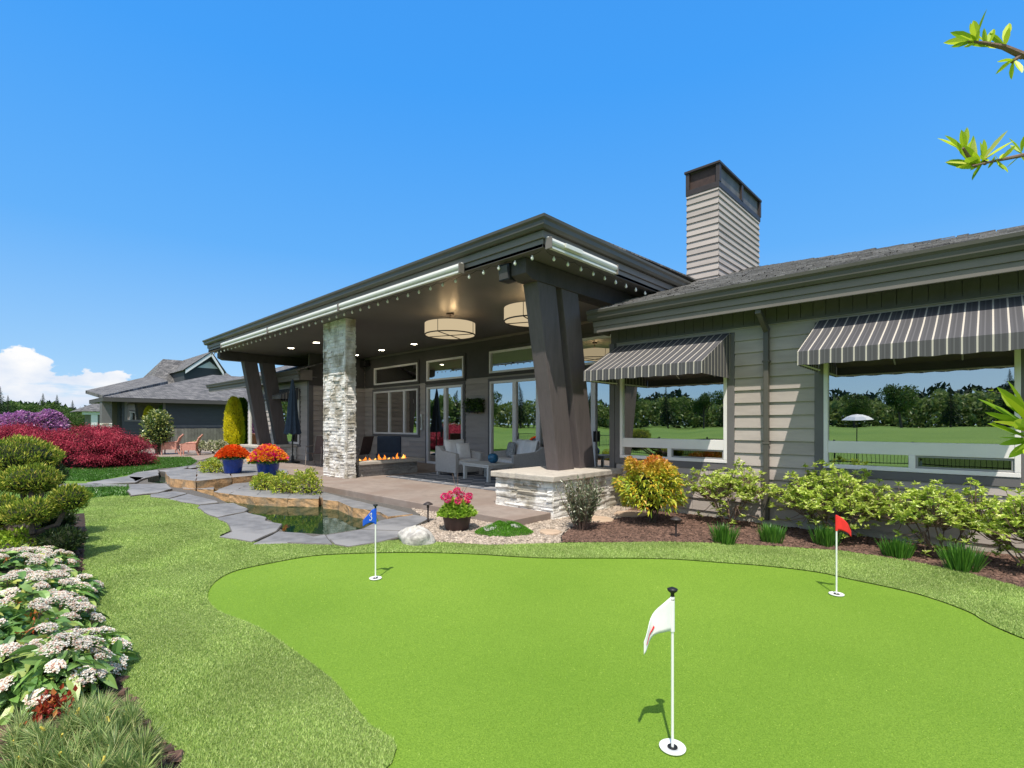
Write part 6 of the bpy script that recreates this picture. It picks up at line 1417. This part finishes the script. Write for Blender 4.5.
# hills far off, the blue of distance haze put into their colour
V = []; Fc = []; n = 60
for i in range(n+1):
    a = aL-.5+i/n*.62; R = 3300; u = i/n; hh = 50+34*math.sin(u*9+.4)+22*math.sin(u*21+1)+8*math.sin(u*47)
    V += [(math.cos(a)*R, math.sin(a)*R, -5), (math.cos(a)*R, math.sin(a)*R, hh), (math.cos(a)*(R+900), math.sin(a)*(R+900), hh*.9)]
for i in range(n): Fc += [(3*i, 3*i+3, 3*i+4, 3*i+1), (3*i+1, 3*i+4, 3*i+5, 3*i+2)]
tag(MB().add(V, Fc).build('hills', M['mountain'], smooth=True), kind='structure')
# black rail fence between garden and fairway (mirrored in the lower sashes)
t = thing('rail_fence', 'black metal rail fence between the garden and the fairway', 'fence', (0, -6.5, 0)); m = MB(); x = -26.0
while x < 12: m.box(x-.006, x+.006, -6.506, -6.494, .05, .80); x += .115
m.build('balusters', M['black'], t); m = MB(); m.box(-26, 12, -6.515, -6.485, .77, .81); m.box(-26, 12, -6.515, -6.485, .08, .11); m.build('rail', M['black'], t)
x = -26.0
while x <= 12: MB().box(x-.03, x+.03, -6.53, -6.47, 0, .88).build('post', M['black'], t); x += 2.4
# open white garden umbrella on the far side of the green (seen mirrored in the big window)
ux, uy = -4.1, -9.5; t = thing('garden_umbrella', 'open white umbrella on the lawn mirrored in the large window', 'umbrella', (ux, uy, 0))
MB().tube([(ux, uy, 0), (ux, uy, 1.9)], .02, 8).build('pole', M['black'], t); MB().lathe([(.001, 1.92), (.18, 1.89), (.38, 1.80), (.55, 1.66), (.53, 1.66), (.36, 1.78), (.001, 1.90)], (ux, uy, 0), 8).build('canopy', M['flagwhite'], t)

# ================================================================ TREE BESIDE THE VIEWER (right edge)
yl = leafmat('spring_leaf', [(0, (.22, .38, .02)), (.5, (.48, .62, .03)), (.85, (.70, .78, .08)), (1, (.80, .76, .25))], .45, .02)
def frust(px, py, d_): r_ = ray(px, py); return Vector((r_.x*d_, r_.y*d_, EYE+r_.z*d_))
root = frust(2150, 424, .8); root.z = 0; t = thing('young_tree', 'young tree whose leafy twigs reach in from the right edge', 'tree', tuple(root))
m = MB(); m.tube([root, root+Vector((.02, 0, 1.2)), root+Vector((0, .03, 2.6))], [.05, .04, .02], 8); m.build('trunk', M['bark'], t)
brn = MB(); LP = []; LD = []; LL = []
def limb(pts, r0): brn.tube(pts, [r0*(1-.75*i/(len(pts)-1)) for i in range(len(pts))], 7, cap=True)
def whorl(p, d, n, ln, sp=.8):
    ln = ln*(.68 if sp == .8 else 1.05)
    d = Vector(d).normalized()
    for i in range(n):
        a = i*2.4; u = d.cross(Vector((.3, .5, .8))).normalized(); w = d.cross(u); k_ = random.uniform(.3, sp)
        LP.append(Vector(p)-d*random.uniform(0, .012)); LD.append(d*(1-.45*k_)+(u*math.cos(a)+w*math.sin(a))*k_); LL.append(ln*random.uniform(.6, 1.15))
RTv = Vector((C_, S_, 0)); UP = Vector((0, 0, 1)); d1 = .90
B1 = [root+Vector((0, 0, 2.0)), frust(1120, 128, d1*.97), frust(1050, 148, d1), frust(1024, 155, d1), frust(995, 161, d1), frust(972, 166, d1-.02)]
limb([B1[0], B1[1], B1[2]], .02); limb(B1[2:], .0048)
for px, py, n, dr, ln in [(975, 164, 6, -RTv*.6+UP*.9, .085), (972, 163, 6, -RTv*.9+UP*.25, .078), (964, 150, 5, -RTv*.3+UP, .075), (984, 158, 5, RTv*.4+UP*.9, .085), (982, 161, 5, -UP*.4-RTv*.7, .055), (996, 161, 4, RTv*.2-UP, .045), (1001, 158, 3, UP+RTv*.5, .04), (1020, 157, 3, -UP, .04), (1022, 151, 4, UP, .045)]:
    whorl(frust(px, py, d1), dr, n, ln)
brn.tube([frust(976, 166, d1), frust(968, 156, d1-.01), frust(963, 148, d1-.02)], [.004, .003, .002], 6); brn.tube([frust(985, 164, d1), frust(986, 152, d1+.01)], [.003, .002], 6)
B2 = [root+Vector((0, 0, 2.4)), frust(1100, 84, d1+.02), frust(1024, 56, d1+.02), frust(1004, 47, d1+.02), frust(985, 43, d1+.02), frust(968, 41, d1+.02)]
limb([B2[0], B2[1], B2[2]], .018); limb(B2[2:], .006)
for px, py, n, dr, ln in [(972, 42, 5, -RTv, .05), (985, 41, 4, UP-RTv*.3, .06), (1012, 62, 5, -RTv*.4-UP*.5, .05), (1004, 42, 4, UP, .06), (975, 38, 5, UP-RTv*.8, .07)]: whorl(frust(px, py, d1+.02), dr, n, ln)
brn.tube([frust(1020, 56, d1+.02), frust(1012, 62, d1+.02)], [.004, .003], 6)
d3 = .85
B3 = [root+Vector((0, 0, 1.35)), frust(1120, 420, d3), frust(1060, 428, d3), frust(1022, 426, d3)]; limb(B3, .012)
for px, py, n, dr, ln in [(1030, 428, 7, -RTv+UP*.55, .078), (1032, 440, 6, -RTv*.8-UP*.15, .06), (1030, 418, 6, UP*.9-RTv*.3, .08), (1034, 436, 5, -RTv*.2-UP*.2, .055)]: whorl(frust(px, py, d3), dr, n, ln, .7)
brn.build('branch', M['twig'], t)
V, Q = leaves(np.array([tuple(p) for p in LP]), np.array([tuple(p) for p in LD]), np.array(LL), np.array(LL)*.29, fold=.2, droop=-.05, st=((0, .12), (.3, .8), (.6, 1), (.85, .6), (1, .05))); npmesh('foliage', V, Q, yl, t)

# ================================================================ SKY, SUN, CAMERA
SUN = Vector((.57, -.82, 0)).normalized()*math.cos(math.radians(61))+Vector((0, 0, math.sin(math.radians(61))))
w = bpy.data.worlds.new('World'); scene.world = w; w.use_nodes = True; nt = w.node_tree; nt.nodes.clear()
out = nt.nodes.new('ShaderNodeOutputWorld'); bg = N(nt, 'ShaderNodeBackground', Strength=SKY_S)
sky = nt.nodes.new('ShaderNodeTexSky'); sky.sky_type = 'NISHITA'; sky.sun_disc = False; sky.sun_elevation = math.radians(61); sky.sun_rotation = math.atan2(SUN.x, SUN.y)
sky.air_density = 1.0; sky.dust_density = .3; sky.ozone_density = 2.0; sky.altitude = 100
tcs = N(nt, 'ShaderNodeTexCoord'); sxs = N(nt, 'ShaderNodeSeparateXYZ'); L(nt, tcs, 'Generated', sxs, 0)
# clear deep blue that stays blue down to the horizon; white sun haze added out of view as neutral fill
cz_ = ramp(nt, [(0.0, (.42, .70, 1.0)), (.10, (.30, .61, 1.0)), (.3, (.11, .47, 1.06)), (.55, (.045, .39, 1.08)), (1, (.03, .30, .95))]); L(nt, sxs, 'Z', cz_, 'Fac')
cg = N(nt, 'ShaderNodeVectorMath', _operation='SCALE'); L(nt, cz_, 0, cg, 0); cg.inputs['Scale'].default_value = 1.0/SKY_S
tint = N(nt, 'ShaderNodeMix', _data_type='RGBA'); tint.inputs[0].default_value = .8; L(nt, sky, 0, tint, 6); L(nt, cg, 0, tint, 7)
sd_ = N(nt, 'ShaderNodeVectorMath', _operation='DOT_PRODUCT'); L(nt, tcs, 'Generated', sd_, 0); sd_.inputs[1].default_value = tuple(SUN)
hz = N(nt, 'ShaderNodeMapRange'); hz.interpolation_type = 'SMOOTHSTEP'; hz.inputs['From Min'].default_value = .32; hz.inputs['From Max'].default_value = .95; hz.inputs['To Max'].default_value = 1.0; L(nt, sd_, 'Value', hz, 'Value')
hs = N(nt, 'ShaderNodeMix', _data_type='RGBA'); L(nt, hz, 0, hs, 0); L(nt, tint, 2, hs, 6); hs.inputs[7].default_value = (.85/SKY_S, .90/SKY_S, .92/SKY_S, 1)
# cumulus low in the west: fractal noise over direction, kept below a ragged top
tc = N(nt, 'ShaderNodeTexCoord'); sx = N(nt, 'ShaderNodeSeparateXYZ'); L(nt, tc, 'Generated', sx, 0)
cd = ray(0, 424); cd.z = 0; cd.normalize()
dt = N(nt, 'ShaderNodeVectorMath', _operation='DOT_PRODUCT'); L(nt, tc, 'Generated', dt, 0); dt.inputs[1].default_value = tuple(cd)
top = N(nt, 'ShaderNodeMapRange'); top.inputs['From Min'].default_value = .965; top.inputs['From Max'].default_value = .993; top.inputs['To Min'].default_value = -.03; top.inputs['To Max'].default_value = .105; L(nt, dt, 'Value', top, 'Value')
mp = N(nt, 'ShaderNodeMapping'); mp.inputs['Scale'].default_value = (1, 1, 1.7); L(nt, tc, 'Generated', mp, 0)
n1 = N(nt, 'ShaderNodeTexNoise', Scale=16.0, Detail=9.0, Roughness=.56); L(nt, mp, 0, n1, 'Vector')
n0 = N(nt, 'ShaderNodeTexNoise', Scale=6.0, Detail=2.0); L(nt, mp, 0, n0, 'Vector')
def mth(op, a, b, c=None):
    m = N(nt, 'ShaderNodeMath', _operation=op)
    for i, v in enumerate((a, b, c)):
        if v is None: continue
        if isinstance(v, (int, float)): m.inputs[i].default_value = v
        else: L(nt, v[0], v[1], m, i)
    return (m, 0)
a1 = mth('MULTIPLY_ADD', (n1, 'Fac'), .14, -.07); a2 = mth('MULTIPLY_ADD', (n0, 'Fac'), .10, -.045)
hgt = mth('SUBTRACT', mth('ADD', mth('ADD', (top, 0), a1), a2), (sx, 'Z'))
mk = N(nt, 'ShaderNodeMapRange'); mk.interpolation_type = 'SMOOTHSTEP'; mk.inputs['From Min'].default_value = 0; mk.inputs['From Max'].default_value = .007; L(nt, hgt[0], 0, mk, 'Value')
# gaps near the horizon
n2 = N(nt, 'ShaderNodeTexNoise', Scale=9.0, Detail=7.0, Roughness=.6); mp2 = N(nt, 'ShaderNodeMapping'); mp2.inputs['Scale'].default_value = (1, 1, 5); L(nt, tc, 'Generated', mp2, 0); L(nt, mp2, 0, n2, 'Vector')
low = N(nt, 'ShaderNodeMapRange'); low.inputs['From Min'].default_value = .055; low.inputs['From Max'].default_value = .10; low.inputs['To Min'].default_value = .0; low.inputs['To Max'].default_value = .45; L(nt, sx, 'Z', low, 'Value')
gp2 = N(nt, 'ShaderNodeMapRange'); gp2.inputs['From Min'].default_value = .34; gp2.inputs['From Max'].default_value = .52; L(nt, mth('ADD', (n2, 'Fac'), (low, 0))[0], 0, gp2, 'Value')
mask = mth('MULTIPLY', (mk, 0), (gp2, 0))
cr = ramp(nt, [(0.0, (.55, .68, .9)), (.45, (.80, .86, .96)), (.7, (1, 1, 1))]); sh = mth('ADD', mth('MULTIPLY_ADD', (n1, 'Fac'), 1.0, -.25), mth('MULTIPLY', (sx, 'Z'), 3.5)); L(nt, sh[0], 0, cr, 'Fac')
gain = N(nt, 'ShaderNodeVectorMath', _operation='SCALE'); L(nt, cr, 0, gain, 0); gain.inputs['Scale'].default_value = 1.0/SKY_S
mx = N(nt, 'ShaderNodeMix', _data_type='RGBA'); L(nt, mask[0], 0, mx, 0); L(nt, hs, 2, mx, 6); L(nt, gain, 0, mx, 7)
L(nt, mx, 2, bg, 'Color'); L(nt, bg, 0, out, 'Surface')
sl = bpy.data.lights.new('sun', 'SUN'); sl.energy = SUN_E; sl.angle = math.radians(.5); sl.color = (1, .93, .82)
so = bpy.data.objects.new('sun', sl); C.objects.link(so); so.rotation_euler = (-SUN).to_track_quat('-Z', 'Y').to_euler()
cam = bpy.data.cameras.new('camera'); cam.sensor_width = 36; cam.lens = F/1024*36; cam.shift_y = (HZ-384)/1024; cam.clip_start = .05; cam.clip_end = 9000
co_ = bpy.data.objects.new('camera', cam); C.objects.link(co_); co_.location = (0, 0, EYE); co_.rotation_euler = (PI/2, 0, math.atan2(-(-S_), C_))
scene.camera = co_
scene.view_settings.view_transform = 'Standard'; scene.view_settings.look = 'None'; scene.view_settings.exposure = 0; scene.view_settings.gamma = 1
scene.cycles.use_denoising = True; scene.cycles.max_bounces = 8; scene.cycles.diffuse_bounces = 4; scene.cycles.glossy_bounces = 4; scene.cycles.transparent_max_bounces = 12; scene.cycles.sample_clamp_indirect = 6
bpy.context.view_layer.update()
